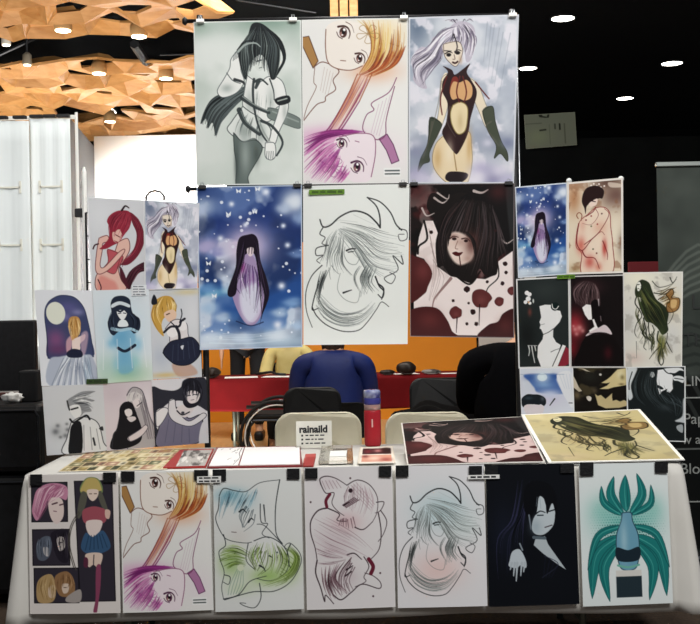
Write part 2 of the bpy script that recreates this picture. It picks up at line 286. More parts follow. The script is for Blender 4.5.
    a.st('#1d1523', [(X(.47), Y(.36)), (X(.46), Y(.42))], [(X(.55), Y(.36)), (X(.545), Y(.42))], 4, w*.012, 1, w*.004)
    hair(a, [[(X(.46), Y(.31)), (X(.4), Y(.42)), (X(.3), Y(.66))], [(X(.45), Y(.34)), (X(.44), Y(.46)), (X(.36), Y(.66))]], 14, ['#0f0a14', '#4a3a58'], w*.012, .8, 5, .3); hair(a, [[(X(.55), Y(.32)), (X(.6), Y(.5)), (X(.66), Y(.68))], [(X(.54), Y(.36)), (X(.58), Y(.56)), (X(.6), Y(.84))]], 14, ['#0f0a14', '#4a3a58'], w*.012, .8, 6, .3)
    a.l('#1b2347', [(X(.36), Y(.83)), (X(.5), Y(.86)), (X(.62), Y(.84))], h*.008, .7)
    a.st('#dcecf6', [(X(.2), Y(.9)), (X(.5), Y(.91)), (X(.8), Y(.89))], [(X(.1), Y(.96)), (X(.5), Y(.97)), (X(.9), Y(.95))], 6, h*.006, .5, h*.002, h*.01)
    return a

def art_starry(W, small=False):
    a = Art((0, 0, 100, 158), W)
    starry(a, 0, 0, 100, 158)
    return a.border('#dfe8f2', 2.2) if small else a.border('#b9c9de', 1.2)

def art_moon_lines(W, tint=False):
    a = Art((8, 0, 412, 598), W, '#eef2ee')
    if tint:
        a.I[:] = hx('#e9e9ec'); a.g('#bcd8dd', 210, 190, 130, 90, .8).g('#edc8c2', 190, 440, 120, 80, .7).g('#cfe0dd', 320, 260, 70, 60, .5)
    K = '#25282a'; G = '#8d9594'
    a.l(K, [(72, 128), (84, 155), (112, 150), (150, 118), (200, 98), (250, 110), (285, 140), (302, 162)], 5, 1, 6)
    a.l(K, [(302, 162), (300, 120), (286, 80), (252, 48)], 6, 1, 4); a.l(K, [(252, 48), (300, 65), (340, 105), (362, 150), (384, 172)], 4, 1, 5)
    for P, w in (([(84, 158), (72, 182), (92, 196), (80, 218), (104, 225)], 4), ([(104, 225), (60, 235), (58, 262), (84, 262), (60, 280), (72, 292)], 4), ([(80, 300), (40, 340), (18, 400), (20, 470), (42, 532)], 4),
                 ([(42, 455), (60, 490), (100, 525), (160, 548), (220, 545), (255, 515), (290, 468), (310, 440), (338, 458)], 4), ([(66, 370), (50, 420), (42, 466), (66, 460)], 5), ([(374, 168), (402, 175), (404, 205), (380, 212), (372, 190), (394, 188)], 3.5),
                 ([(384, 268), (390, 300), (352, 268), (372, 320), (320, 350), (346, 372), (362, 345), (340, 330)], 4), ([(285, 345), (300, 380), (318, 400), (312, 425), (296, 412)], 6), ([(296, 372), (318, 392), (310, 430)], 6)):
        a.l(K, P, w, 1, w*.6)
    a.st(G, [(140, 160), (230, 190), (385, 230)], [(160, 190), (240, 290), (360, 330)], 9, 2.2, .75, 1.2, 6)
    a.st(G, [(120, 190), (110, 240), (90, 290)], [(165, 200), (160, 280), (180, 330)], 6, 2, .7, 1.2, 4)
    a.st(G, [(60, 400), (140, 470), (240, 480)], [(70, 470), (140, 520), (230, 530)], 7, 2, .7, 1.2, 5)
    a.st(G, [(240, 300), (230, 350), (220, 420)], [(290, 310), (270, 360), (250, 420)], 6, 2.4, .8, 1.2, 4)
    a.st('#5a6060', [(110, 300), (124, 320), (138, 332)], [(90, 330), (70, 380), (60, 420)], 4, 3, .8, 1, 4)
    hair(a, [[(150, 135), (240, 150), (310, 170), (384, 190)], [(150, 160), (230, 190), (310, 250), (398, 250)], [(160, 175), (220, 230), (280, 300), (372, 320)], [(170, 190), (210, 260), (250, 330), (262, 400)]], 44, ['#4c5352', '#7d8685', '#a5adab'], 3, .8, 7, .45)
    hair(a, [[(130, 165), (100, 200), (90, 250), (70, 290)], [(150, 170), (140, 230), (120, 270), (130, 330)], [(165, 190), (160, 250), (165, 300), (200, 340)]], 26, ['#4c5352', '#7d8685'], 3, .8, 8, .4)
    hair(a, [[(60, 380), (90, 440), (150, 480), (230, 470), (280, 430)], [(50, 440), (90, 500), (160, 530), (230, 520), (290, 460)]], 30, ['#4c5352', '#8d9695', '#a5adab'], 3, .75, 9, .45)
    hair(a, [[(76, 320), (60, 380), (56, 440)], [(110, 310), (80, 380), (66, 450)]], 14, ['#25282a', '#5c6362'], 4, .85, 10, .4)
    hair(a, [[(225, 300), (200, 350), (230, 420)], [(300, 300), (270, 360), (300, 400)]], 22, ['#4c5352', '#7d8685'], 3.4, .85, 12, .4)
    # two plain faces
    a.l('#6b7272', [(168, 232), (165, 262), (182, 292), (210, 298), (226, 270)], 2.2, .8); a.l(K, [(174, 246), (190, 240), (208, 240)], 7, 1, 4); a.l(K, [(180, 252), (200, 250)], 4)
    a.l('#6b7272', [(150, 330), (140, 390), (170, 430), (215, 440), (226, 400)], 2.2, .7); a.l(K, [(162, 404), (180, 398), (194, 394)], 7, 1, 3)
    a.st('#9aa2a0', [(96, 150), (150, 130)], [(200, 112), (280, 150)], 3, 1.5, .5)
    return a.border('#f0f3f0' if not tint else '#eaeaed', 4)

def splatter(a):
    R, K, P = '#4a1c1e', '#15100f', '#efe3e0'
    a.ns('#3a1718', 90, .45, .12, 3).ns('#0f0b0b', 110, .55, .12, 8)
    a.p(P, [(60, 150), (95, 150), (118, 210), (110, 330), (165, 370), (200, 372), (300, 380), (345, 360), (352, 310), (408, 270), (412, 600), (90, 600), (20, 500), (20, 455), (60, 430), (90, 350), (60, 300), (30, 290), (40, 215)], sm=False)
    a.ns('#cdbdb8', 70, .62, .1, 19, .35)
    a.st('#8c7874', [(70, 180), (90, 330), (70, 460)], [(110, 330), (140, 380), (100, 480)], 6, 3, .5, 1.5, 5)
    # dark hair
    a.p(K, [(90, 40), (150, 55), (200, 40), (280, 60), (340, 110), (352, 200), (385, 262), (350, 300), (345, 360), (300, 365), (276, 340), (250, 395), (190, 375), (160, 365), (135, 330), (112, 330), (105, 240), (118, 170), (90, 130), (70, 90)])
    a.p('#0d0a0b', [(200, 60), (410, 0), (416, 240), (380, 260), (350, 160), (300, 80)])
    a.p('#36393a', [(380, 20), (412, 10), (416, 200), (400, 230)], .6, 8)
    for P2, w in (([(100, 60), (130, 80), (150, 70)], 9), ([(112, 40), (150, 65), (158, 48)], 7), ([(52, 100), (70, 130), (100, 120)], 8), ([(255, 35), (285, 42), (310, 30)], 12), ([(365, 225), (385, 240), (410, 225)], 8)): a.l('#cfc1bd', P2, w, .9, w*.3)
    a.st('#3a3436', [(210, 70), (170, 150), (120, 250)], [(330, 100), (335, 220), (330, 340)], 14, 3, .6, 1.5, 4)
    hair(a, [[(200, 60), (140, 130), (112, 240), (130, 330)], [(230, 60), (180, 140), (150, 220), (160, 360)], [(280, 70), (290, 180), (270, 270), (230, 380)], [(320, 90), (345, 200), (335, 300), (345, 350)], [(330, 100), (370, 200), (400, 262)]], 90, ['#0b0809', '#2c2426', '#4a4042', '#161011', '#3a2a2a'], 5, .85, 5, .35, 1)
    # face
    a.p('#e2cdc2', [(162, 205), (190, 195), (228, 212), (256, 255), (250, 298), (222, 320), (196, 324), (172, 305), (150, 255)], soft=9)
    a.g('#5c3530', 246, 240, 26, 46, .85).g('#f3e6de', 182, 280, 18, 18, .7).g('#b5958a', 205, 235, 22, 14, .6).g('#8a625a', 175, 212, 20, 10, .6).g('#a8867c', 232, 300, 18, 14, .6)
    a.l('#3a201f', [(160, 222), (175, 212), (194, 216)], 6, .9, 3); a.e('#2a1616', 178, 222, 9, 6); a.l('#3a201f', [(208, 222), (226, 220), (240, 232)], 6, .9, 3); a.e('#2a1616', 224, 230, 8, 6)
    a.l('#8a6258', [(192, 230), (182, 258), (192, 262)], 3, .8); a.p('#4a1416', [(170, 278), (184, 272), (196, 276), (212, 274), (200, 288), (184, 289)]); a.l('#3a1012', [(198, 288), (203, 328)], 4)
    hair(a, [[(160, 190), (146, 230), (150, 300)], [(170, 190), (160, 215), (156, 240)]], 12, [K, '#241c1c'], 6, .95, 3, .2); hair(a, [[(230, 195), (262, 240), (262, 320)], [(215, 190), (240, 215), (252, 250)]], 16, [K, '#241c1c'], 7, .95, 4, .2)
    a.l(K, [(190, 372), (240, 400), (280, 350)], 7); a.l(K, [(345, 300), (352, 370), (310, 415), (300, 460)], 6, 1, 3); a.l(K, [(60, 150), (72, 220), (40, 250), (36, 280)], 8)
    a.l('#5a3230', [(165, 378), (130, 420), (100, 460), (92, 500)], 12, .6, 3)
    rs = random.Random(2)
    for x, y, r in ((285, 455, 38), (185, 513, 24), (355, 466, 18), (228, 420, 12), (252, 508, 11), (308, 390, 6), (378, 320, 9), (382, 354, 7), (368, 396, 8), (265, 555, 8), (228, 555, 6), (174, 465, 6), (404, 425, 16), (88, 195, 7), (235, 474, 5), (340, 190, 6)):
        c = '#5c2a2a' if r > 15 else '#2a1617'
        a.p(c, [(x+r*(1+rs.uniform(-.12, .12))*math.cos(t*.5236), y+r*(1+rs.uniform(-.12, .12))*math.sin(t*.5236)) for t in range(12)])
        a.g('#7d4442', x, y+r*.2, r*.5, r*.5, .6) if r > 15 else None
    a.l('#2a1617', [(190, 530), (186, 590)], 5, 1, 2); a.l('#2a1617', [(278, 480), (276, 560)], 5, 1, 2)
    a.p('#4b1f1f', [(-5, 300), (30, 292), (70, 315), (92, 360), (75, 410), (60, 440), (-5, 470)]); a.g('#7a3a3a', 55, 350, 28, 36, .6)
    a.p('#451c1d', [(-5, 520), (40, 492), (110, 495), (150, 540), (170, 585), (190, 612), (-5, 612)]); a.g('#6c3130', 80, 540, 45, 35, .6)
    a.p('#3c191a', [(270, 612), (310, 560), (350, 545), (372, 512), (420, 500), (420, 612)]); a.g('#5e2b2a', 380, 560, 30, 30, .5)
    a.g('#4e2223', 30, 30, 50, 40, .8).g('#4a2021', 350, 40, 40, 35, .7)
    return a

def art_splatter(W):
    a = Art((5, 5, 414, 608), W, '#1a1212')
    return splatter(a).border('#8a8080', 3)

# ---- small prints of the left wing
def art_red_hair(W):
    a = Art((20, 45, 333, 565), W, '#cdcfd3')
    a.g('#dcdfe2', 80, 150, 90, 120, .7)
    H, S = '#8f2638', '#dcb3a6'
    a.p('#6b2030', [(250, 120), (290, 150), (322, 210), (328, 290), (290, 370), (230, 420), (175, 410), (240, 370), (275, 310), (285, 240), (262, 180)])
    a.p('#3c1a24', [(335, 405), (290, 420), (240, 460), (215, 520), (240, 560), (262, 500), (300, 465), (335, 450)]); a.p('#4a1c28', [(190, 430), (185, 470), (200, 520), (235, 560), (215, 480)])
    a.p(S, [(180, 290), (235, 270), (245, 330), (215, 390), (180, 440), (190, 500), (215, 560), (60, 565), (50, 480), (110, 430), (150, 370)], edge='#5a2a30', ew=4)
    a.p('#b4525a', [(120, 330), (205, 370), (178, 430), (150, 470), (95, 440), (120, 400)], edge='#5a2a30', ew=3)
    a.st('#5a2a30', [(190, 380), (170, 440)], [(212, 390), (200, 430)], 3, 3, .9)
    a.p(S, [(75, 270), (120, 255), (130, 285), (95, 300), (90, 340), (75, 420), (100, 430), (180, 350), (215, 330), (205, 360), (130, 440), (70, 470), (48, 440), (60, 340)], edge='#6a3238', ew=4)
    a.p('#c9665f', [(70, 480), (130, 500), (160, 520), (165, 565), (60, 565)], .5, 20)
    a.l('#3a1a22', [(40, 330), (50, 310), (70, 302)], 8); a.l('#3a1a22', [(60, 500), (75, 540), (70, 565)], 6)
    a.p(H, [(225, 110), (180, 115), (140, 140), (122, 175), (135, 210), (132, 270), (100, 310), (75, 330), (110, 330), (150, 310), (185, 290), (215, 250), (245, 210), (258, 160), (250, 120)])
    a.p(S, [(150, 240), (175, 220), (205, 225), (200, 265), (180, 290), (155, 285)]); a.l('#5a1c28', [(168, 250), (190, 262)], 5); a.l('#7a2030', [(160, 284), (176, 290)], 4)
    a.p(H, [(140, 215), (160, 235), (190, 215), (205, 245), (235, 215), (220, 180), (160, 180)])
    a.l(H, [(140, 200), (132, 270), (90, 318)], 12, 1, 4); a.l('#26141a', [(205, 112), (225, 85), (245, 95)], 12, 1, 6)
    a.st('#c25464', [(215, 125), (165, 160)], [(245, 130), (245, 200)], 5, 3, .5)
    hair(a, [[(245, 118), (300, 160), (320, 260), (270, 370), (185, 412)], [(255, 140), (290, 220), (275, 320), (200, 400)]], 40, ['#4c1420', '#a83a4c', '#6b2030'], 6, .75, 3, .4); hair(a, [[(215, 112), (150, 140), (128, 200), (132, 280)], [(225, 112), (190, 150), (160, 200), (150, 250)], [(240, 115), (250, 170), (225, 230), (190, 290)]], 44, ['#5c1624', '#b0485a', '#7c2032'], 5, .75, 5, .4); hair(a, [[(335, 410), (270, 440), (220, 520)], [(335, 445), (290, 470), (245, 555)]], 22, ['#200c12', '#5c2a38'], 6, .8, 6, .4)
    return a.border('#dfe1e4', 5)

def art_silver_small(W):
    a = Art((190, 50, 555, 604), W, '#a3a9bb')
    silver(a); a.g('#5a5a78', 240, 120, 60, 60, .35)
    return a.border('#d3d6dc', 5)

def art_moon_gown(W):
    a = Art((28, 30, 395, 590), W, '#dfe2e7')
    A_ = [(82, 430), (84, 300), (80, 170), (105, 105), (160, 68), (215, 60), (280, 75), (330, 130), (352, 210), (368, 310), (376, 425), (230, 440)]
    a.p('#3c4468', A_); a.g('#5f5b92', 230, 130, 80, 40, .7); a.g('#9a98c4', 290, 160, 40, 20, .6).g('#8a4f7c', 140, 320, 60, 60, .8).g('#6a3a62', 150, 380, 80, 30, .7).g('#7f78b0', 210, 190, 40, 25, .7)
    m = Art(a.rect, W); m.I[:] = 0; m.p('#ffffff', A_); k = m.I[..., :1]; a.I = a.I*k + hx('#dfe2e7')*(1-k)
    a.l('#2c3450', A_[:11], 5)
    a.e('#dde0d2', 150, 165, 60, 66)
    a.p('#b0b8c8', [(90, 440), (160, 420), (240, 410), (320, 410), (372, 430), (385, 590), (80, 590)], soft=8)
    a.st('#e8ecf0', [(200, 420), (150, 500), (110, 590)], [(330, 420), (330, 500), (345, 590)], 7, 10, .6, 18); a.st('#7b8597', [(180, 430), (130, 520), (95, 585)], [(350, 430), (360, 520), (372, 590)], 8, 5, .6, 8)
    a.g('#7aa0b8', 330, 500, 22, 60, .6)
    a.p('#b98a50', [(240, 190), (285, 185), (305, 215), (300, 270), (285, 300), (262, 330), (235, 320), (245, 270), (225, 230)])
    a.st('#e0bd80', [(250, 200), (240, 300)], [(290, 200), (290, 290)], 4, 5, .7)
    a.p('#e6d3cc', [(250, 320), (300, 300), (330, 290), (325, 320), (295, 345), (290, 380), (245, 385), (240, 340)])
    a.p('#d8a9b0', [(205, 330), (240, 300), (235, 370), (205, 400)], .8, 8); a.p('#c8a8b8', [(300, 300), (335, 270), (350, 300), (325, 400), (300, 405)], .7, 10)
    hair(a, [[(235, 190), (225, 240), (238, 320)], [(265, 186), (262, 250), (260, 328)], [(295, 196), (305, 250), (286, 305)]], 34, ['#7c5628', '#d9b070', '#a87838', '#f0d8a0'], 6, .8, 3, .4, 2); hair(a, [[(220, 420), (150, 500), (100, 588)], [(260, 420), (240, 500), (230, 590)], [(330, 420), (350, 500), (375, 590)]], 60, ['#8791a4', '#eef1f4', '#a9b2c2', '#6f7a90'], 7, .6, 4, .4)
    a.p('#1e2238', [(205, 395), (250, 375), (300, 390), (298, 425), (215, 425)])
    return a

def art_blue_girl(W):
    a = Art((92, 290, 148, 384), W, '#d8dfe4')
    a.g('#b9d4e0', 118, 330, 24, 30, .8).g('#b4cfae', 120, 378, 30, 14, .9).g('#a9c8c0', 102, 368, 12, 14, .7).g('#8fb6ae', 128, 374, 10, 8, .5)
    for x, y, rx, ry, c in ((118, 338, 8, 10, '#4f90bc'), (108, 344, 5, 5, '#78b4d2'), (134, 346, 5, 8, '#86bcd6'), (120, 360, 8, 10, '#6aa8c8'), (112, 366, 5, 8, '#8cc0d0'), (130, 364, 6, 8, '#8fc4c8'), (120, 374, 9, 6, '#8ab8a4')): a.g(c, x, y, rx, ry, .75)
    a.p('#6aa6c8', [(113, 330), (129, 330), (132, 342), (126, 352), (128, 372), (114, 374), (114, 352), (109, 342)], .7, 3)
    a.p('#1f2738', [(109, 303), (113, 297), (122, 296), (128, 300), (129, 308), (131, 315), (137, 320), (137, 330), (131, 335), (126, 331), (116, 332), (110, 336), (106, 331), (105, 322), (109, 314)])
    a.p('#cfd8de', [(110, 304.5), (118, 301.5), (127.5, 305), (127, 308), (118, 305), (110, 308)]); a.p('#e2e4e4', [(115, 311), (124, 311), (124, 316), (120, 321), (116, 317)]); a.l('#2a3040', [(116, 314), (118.5, 313.5)], .9); a.l('#2a3040', [(121, 313.5), (123.5, 314)], .9); a.l('#1f2738', [(114, 310), (118, 312), (122, 310), (125, 313)], 1.8)
    a.p('#dfe6e8', [(117, 321), (123, 321), (125, 327), (115, 327)]); a.l('#a8cadb', [(109, 329), (117, 331), (127, 330), (134, 333)], 3.4, .95, 2.6); hair(a, [[(108, 312), (105, 322), (108, 335)], [(112, 312), (111, 322), (113, 332)]], 8, ['#3c485c', '#0f1420'], 1, .8, 2, .3); hair(a, [[(128, 312), (136, 321), (133, 334)], [(126, 314), (130, 322), (128, 331)]], 8, ['#3c485c', '#0f1420'], 1, .8, 3, .3)
    a.l('#1c2436', [(114, 349), (121, 352.5), (131, 347)], 3.0)
    a.st('#e4eaec', [(100, 340), (98, 370)], [(140, 340), (142, 370)], 4, 1, .5)
    return a

def art_gold_hair(W):
    a = Art((190, 60, 465, 540), W, '#c9cdd2')
    a.g('#dcdde0', 420, 200, 60, 120, .7).g('#aab4c4', 240, 420, 50, 60, .6).g('#d8c896', 400, 80, 80, 16, .7).g('#cdb67e', 260, 520, 80, 14, .9)
    a.p('#b98f78', [(300, 460), (390, 460), (440, 520), (330, 530)], .7, 10)
    a.p('#c49a48', [(225, 115), (270, 95), (315, 105), (335, 150), (325, 200), (270, 210), (250, 250), (260, 310), (235, 290), (210, 250), (195, 200), (205, 150)])
    hair(a, [[(240, 110), (205, 170), (200, 220), (240, 300)], [(265, 100), (235, 150), (240, 200), (262, 250)], [(300, 104), (320, 150), (300, 200)], [(315, 110), (338, 150), (325, 205)]], 46, ['#7d5c26', '#e6c67c', '#a87c34', '#f2dca0'], 5, .8, 4, .4, 1)
    if 0: a.st('#7d5c26', [(230, 120), (205, 180), (235, 290)], [(310, 115), (330, 160), (300, 200)], 7, 4, .7); a.st('#e6c67c', [(240, 120), (225, 180)], [(300, 120), (310, 170)], 4, 5, .8)
    a.p('#1c1e26', [(205, 140), (200, 120), (215, 85), (230, 110), (230, 135)])
    a.p('#e0c0a8', [(265, 190), (310, 170), (335, 190), (325, 225), (290, 235)]); a.l('#4a2c22', [(280, 196), (296, 190)], 6)
    a.p('#dcd6d6', [(270, 270), (310, 230), (350, 225), (390, 250), (395, 300), (390, 330), (300, 350), (290, 310)], edge='#4a4a55', ew=4)
    a.p('#e8e6e6', [(278, 285), (320, 262), (340, 300), (310, 320), (285, 310)]); a.p('#e8e6e6', [(340, 255), (380, 235), (390, 275), (360, 285)])
    for P, w in (([(262, 290), (300, 262), (345, 262), (360, 235), (380, 222)], 12), ([(330, 262), (345, 300), (345, 345)], 16), ([(325, 260), (300, 235)], 6), ([(350, 240), (365, 200), (362, 170)], 6)): a.l('#23242e', P, w)
    a.p('#23273a', [(250, 400), (290, 345), (360, 330), (420, 325), (462, 380), (450, 430), (390, 470), (310, 462)], edge='#14161f', ew=4)
    a.st('#46506a', [(310, 360), (300, 450)], [(420, 340), (430, 430)], 5, 3, .6); a.p('#d4d6dc', [(350, 370), (368, 365), (360, 388)])
    return a

def art_spiky(W):
    a = Art((12, 42, 252, 340), W, '#cacccf')
    a.g('#a5a7aa', 60, 240, 30, 30, .7).ns('#6a6c70', 18, .64, .08, 5, .0)
    for x, y, r in ((62, 215, 8), (52, 240, 12), (100, 235, 9), (90, 260, 10), (70, 265, 7), (98, 210, 6)): a.g('#55575b', x, y, r, r, .7)
    a.p('#8d8f92', [(105, 110), (130, 90), (170, 72), (220, 75), (175, 95), (215, 115), (185, 125), (200, 160), (170, 165), (150, 180), (110, 150)]); a.st('#55585c', [(125, 105), (160, 95), (200, 85)], [(150, 150), (180, 155), (195, 150)], 7, 4, .7, 1)
    a.p('#dcdcdc', [(112, 135), (150, 130), (158, 170), (135, 188), (118, 165)]); a.l('#222', [(120, 148), (145, 142)], 7); a.l('#333', [(105, 110), (112, 150)], 6)
    a.p('#d6d7d8', [(115, 205), (150, 185), (190, 190), (225, 220), (240, 300), (250, 340), (80, 340), (95, 270)], edge='#4a4c50', ew=4)
    a.p('#18191c', [(118, 215), (155, 210), (150, 340), (100, 340), (105, 270)]); a.l('#1a1b1e', [(112, 190), (125, 205), (150, 192), (178, 178), (190, 196)], 8); a.st('#75777b', [(165, 220), (160, 330)], [(215, 240), (225, 330)], 3, 3, .8); a.l('#2a2c30', [(205, 310), (200, 280)], 8); a.p('#2a2c30', [(225, 240), (240, 230), (242, 250)])
    hair(a, [[(115, 105), (160, 85), (215, 76)], [(120, 112), (170, 105), (215, 112)], [(140, 125), (180, 130), (205, 155)]], 40, ['#3c3f43', '#b4b6b8', '#6c6f73', '#dcdddd'], 5, .85, 4, .4)
    return a

def art_couple(W):
    a = Art((252, 30, 460, 340), W, '#cfc5ca')
    a.g('#c0b0b8', 300, 80, 60, 50, .5).g('#dcd6da', 430, 120, 40, 60, .7)
    a.p('#a9a4a6', [(350, 90), (375, 58), (410, 70), (425, 110), (440, 190), (462, 260), (455, 340), (340, 340), (360, 200)], edge='#55505a', ew=4); a.p('#cdc9c8', [(350, 95), (380, 78), (408, 95), (395, 120), (352, 118)])
    a.p('#d8cfcf', [(372, 120), (400, 112), (405, 140), (385, 155)]); hair(a, [[(375, 62), (352, 90), (352, 118)], [(405, 70), (405, 100), (390, 120)], [(420, 100), (440, 190), (455, 300)], [(405, 130), (420, 210), (425, 310)]], 40, ['#6e686e', '#d6d2d2', '#8c868c'], 4, .75, 4, .4); hair(a, [[(335, 130), (312, 180), (280, 300)], [(350, 122), (345, 150), (335, 160)], [(372, 135), (388, 190), (400, 280)]], 24, ['#3e3a42', '#0c0b0e'], 4, .8, 5, .4); a.l('#3a3438', [(344, 168), (352, 166)], 3); a.l('#3a3438', [(358, 166), (365, 168)], 3); a.st('#6e686e', [(400, 120), (415, 200), (430, 300)], [(430, 150), (448, 220), (455, 300)], 4, 3, .8)
    a.p('#19181c', [(318, 145), (340, 122), (370, 130), (382, 170), (395, 210), (405, 260), (395, 310), (340, 335), (275, 335), (272, 300), (300, 240), (312, 190)])
    a.p('#d9d2d2', [(338, 160), (362, 155), (368, 180), (352, 192), (340, 182)]); a.p('#cfc7c8', [(345, 195), (375, 192), (382, 205), (360, 216)]); a.l('#19181c', [(330, 160), (350, 148), (375, 160)], 9)
    a.p('#cfc5c6', [(345, 285), (395, 255), (420, 235), (430, 250), (400, 285), (355, 305)], edge='#55505a', ew=3); a.l('#2a282e', [(275, 330), (285, 270), (300, 250)], 6); a.l('#3a363c', [(410, 130), (390, 145)], 4)
    return a

def art_grey_jacket(W):
    a = Art((460, 12, 680, 340), W, '#d3d2d6')
    a.p('#2b2c35', [(455, 55), (500, 62), (545, 70), (575, 55), (590, 20), (660, 5), (690, 60), (690, 180), (640, 150), (560, 120), (500, 150), (470, 240), (455, 240)], soft=3)
    a.p('#2b2c35', [(455, 220), (485, 300), (455, 340)])
    a.p('#6f6c80', [(500, 180), (550, 150), (600, 210), (655, 200), (650, 300), (620, 340), (470, 340), (480, 240)], edge='#26262e', ew=4); a.p('#d4d2d4', [(525, 120), (548, 115), (555, 165), (600, 225), (660, 190), (672, 210), (610, 250), (545, 225), (520, 180)], edge='#3a3a44', ew=3)
    a.p('#d2cbcb', [(560, 150), (610, 140), (625, 165), (590, 205), (555, 185)]); a.l('#26262e', [(555, 170), (575, 192), (605, 180)], 6); a.e('#3a3a44', 578, 182, 7, 7)
    a.p('#1d1d25', [(580, 40), (620, 15), (655, 40), (662, 100), (640, 150), (600, 160), (580, 130), (590, 90)]); a.p('#d8d0d0', [(590, 90), (620, 75), (652, 92), (640, 130), (608, 136)]); a.l('#2a2a32', [(600, 100), (612, 98)], 4); a.l('#2a2a32', [(626, 95), (640, 97)], 4); a.l('#6a5a5c', [(614, 122), (626, 120)], 3); hair(a, [[(600, 30), (582, 90), (600, 155)], [(620, 20), (610, 60), (600, 90)], [(645, 35), (665, 90), (645, 150)]], 30, ['#3c3c48', '#0e0e14'], 5, .85, 3, .4); a.st('#1d1d25', [(600, 60), (590, 100)], [(650, 60), (655, 100)], 5, 8, .9, 3)
    a.p('#dcdadb', [(470, 170), (500, 150), (520, 165), (495, 220), (470, 240)], edge='#4a4a54', ew=3); a.st('#504e60', [(520, 210), (500, 320)], [(600, 260), (600, 330)], 4, 3, .6)
    a.p('#cfced2', [(655, 240), (690, 230), (690, 340), (640, 340)])
    return a

# ---- small prints of the right wing
def art_starry_small(W): return art_starry(W, True)

def art_red_robe(W):
    a = Art((10, 40, 330, 590), W, '#e6d9c2')
    a.g('#6d5048', 290, 140, 90, 80, .95).g('#50352e', 240, 60, 90, 40, .8).g('#b07850', 50, 140, 40, 90, .8).g('#5d4a44', 320, 420, 26, 70, .7).g('#f0e6d2', 280, 360, 40, 120, .7).g('#9c8458', 60, 560, 40, 30, .6).ns('#8a5c40', 60, .62, .12, 4, .5)
    a.p('#eee0d0', [(250, 60), (330, 80), (330, 95), (260, 90)], .7, 6)
    for x, y in ((150, 70), (165, 62), (182, 75), (195, 66), (205, 85), (225, 80)): a.e('#f6ece6', x, y, 5)
    a.p('#efdcc8', [(130, 240), (175, 205), (225, 205), (255, 240), (260, 320), (270, 420), (265, 590), (100, 590), (95, 470), (62, 420), (78, 290)], edge='#8a2a28', ew=4)
    a.g('#c8584a', 90, 420, 26, 50, .75).g('#b83a34', 225, 440, 14, 50, .85).g('#d08a70', 200, 320, 40, 40, .4).g('#bc4038', 140, 520, 30, 40, .7).g('#c8604e', 190, 550, 20, 26, .6).g('#d89a86', 100, 300, 20, 40, .5)
    for P, w in (([(78, 290), (66, 400), (98, 450), (150, 390), (200, 340), (250, 250), (225, 212)], 7), ([(110, 415), (160, 380), (205, 345), (225, 365)], 5), ([(98, 455), (120, 490), (170, 500), (195, 560)], 8), ([(215, 400), (240, 470), (240, 510)], 6), ([(175, 210), (190, 250), (150, 300), (100, 290)], 3)): a.l('#7a1f22', P, w, .9, w*.4)
    for x, y, c in ((120, 272, '#8a3a3a'), (150, 310, '#6a6a4a'), (185, 300, '#a04a44'), (160, 445, '#5a5a3a'), (180, 470, '#7a3a34'), (150, 250, '#9a4a40'), (210, 240, '#6a4a40')): a.e(c, x, y, 5)
    a.p('#2a1a1a', [(130, 80), (185, 75), (222, 105), (215, 150), (195, 150), (160, 165), (125, 190), (118, 235), (110, 200), (96, 160), (105, 110)])
    a.p('#eed9cc', [(150, 165), (185, 150), (180, 185), (150, 195), (135, 180)]); a.l('#2a1a1a', [(150, 160), (175, 168)], 7, 1, 4); a.l('#8a4a30', [(75, 260), (66, 240), (80, 225), (96, 240), (92, 272)], 5); a.l('#7a2024', [(175, 200), (160, 225), (120, 250)], 5)
    return a.border('#ece7e0', 10, 10)

def art_white_face(W):
    a = Art((15, 20, 350, 590), W, '#262c2c')
    a.g('#333b3a', 200, 100, 90, 60, .7).g('#151818', 80, 380, 60, 110, .8)
    a.p('#eeefef', [(160, 200), (195, 192), (238, 195), (262, 228), (290, 235), (300, 270), (285, 305), (245, 345), (242, 395), (262, 430), (290, 448), (245, 590), (165, 590), (140, 520), (145, 450), (175, 410), (182, 378), (168, 345), (158, 340), (165, 318), (158, 300), (170, 270)], sm=False)
    a.l('#222828', [(182, 378), (215, 365), (245, 345)], 4); a.l('#222828', [(228, 490), (255, 478), (285, 470)], 4, 1, 2); a.l('#8a8f8f', [(165, 318), (190, 312)], 3)
    a.p('#f0efee', [(300, 445), (322, 455), (265, 590), (230, 590)], sm=False); a.p('#8a2a38', [(322, 460), (350, 480), (350, 560), (300, 590), (268, 590)], sm=False); a.l('#1a1e1e', [(300, 445), (232, 588)], 5)
    a.e('#11201f', 258, 206, 26, 26); a.l('#e8eae9', [(240, 190), (245, 215), (265, 222), (280, 205)], 5)
    for x, y, r in ((82, 112, 14), (98, 122, 14), (90, 150, 16), (72, 170, 12), (100, 178, 10)): a.e('#f1f1f1', x, y, r)
    a.e('#d8a878', 92, 172, 6); a.g('#7a4038', 98, 235, 12, 24, .8); a.e('#cfd4d2', 122, 165, 5, 14)
    for P in ([(85, 450), (90, 480), (84, 510)], [(105, 450), (112, 500), (122, 555)], [(125, 450), (130, 480)]): a.l('#e6e8e7', P, 8, .9, 5)
    a.l('#c9cdcb', [(80, 445), (140, 448)], 3)
    return a.border('#e6e8e8', 8)

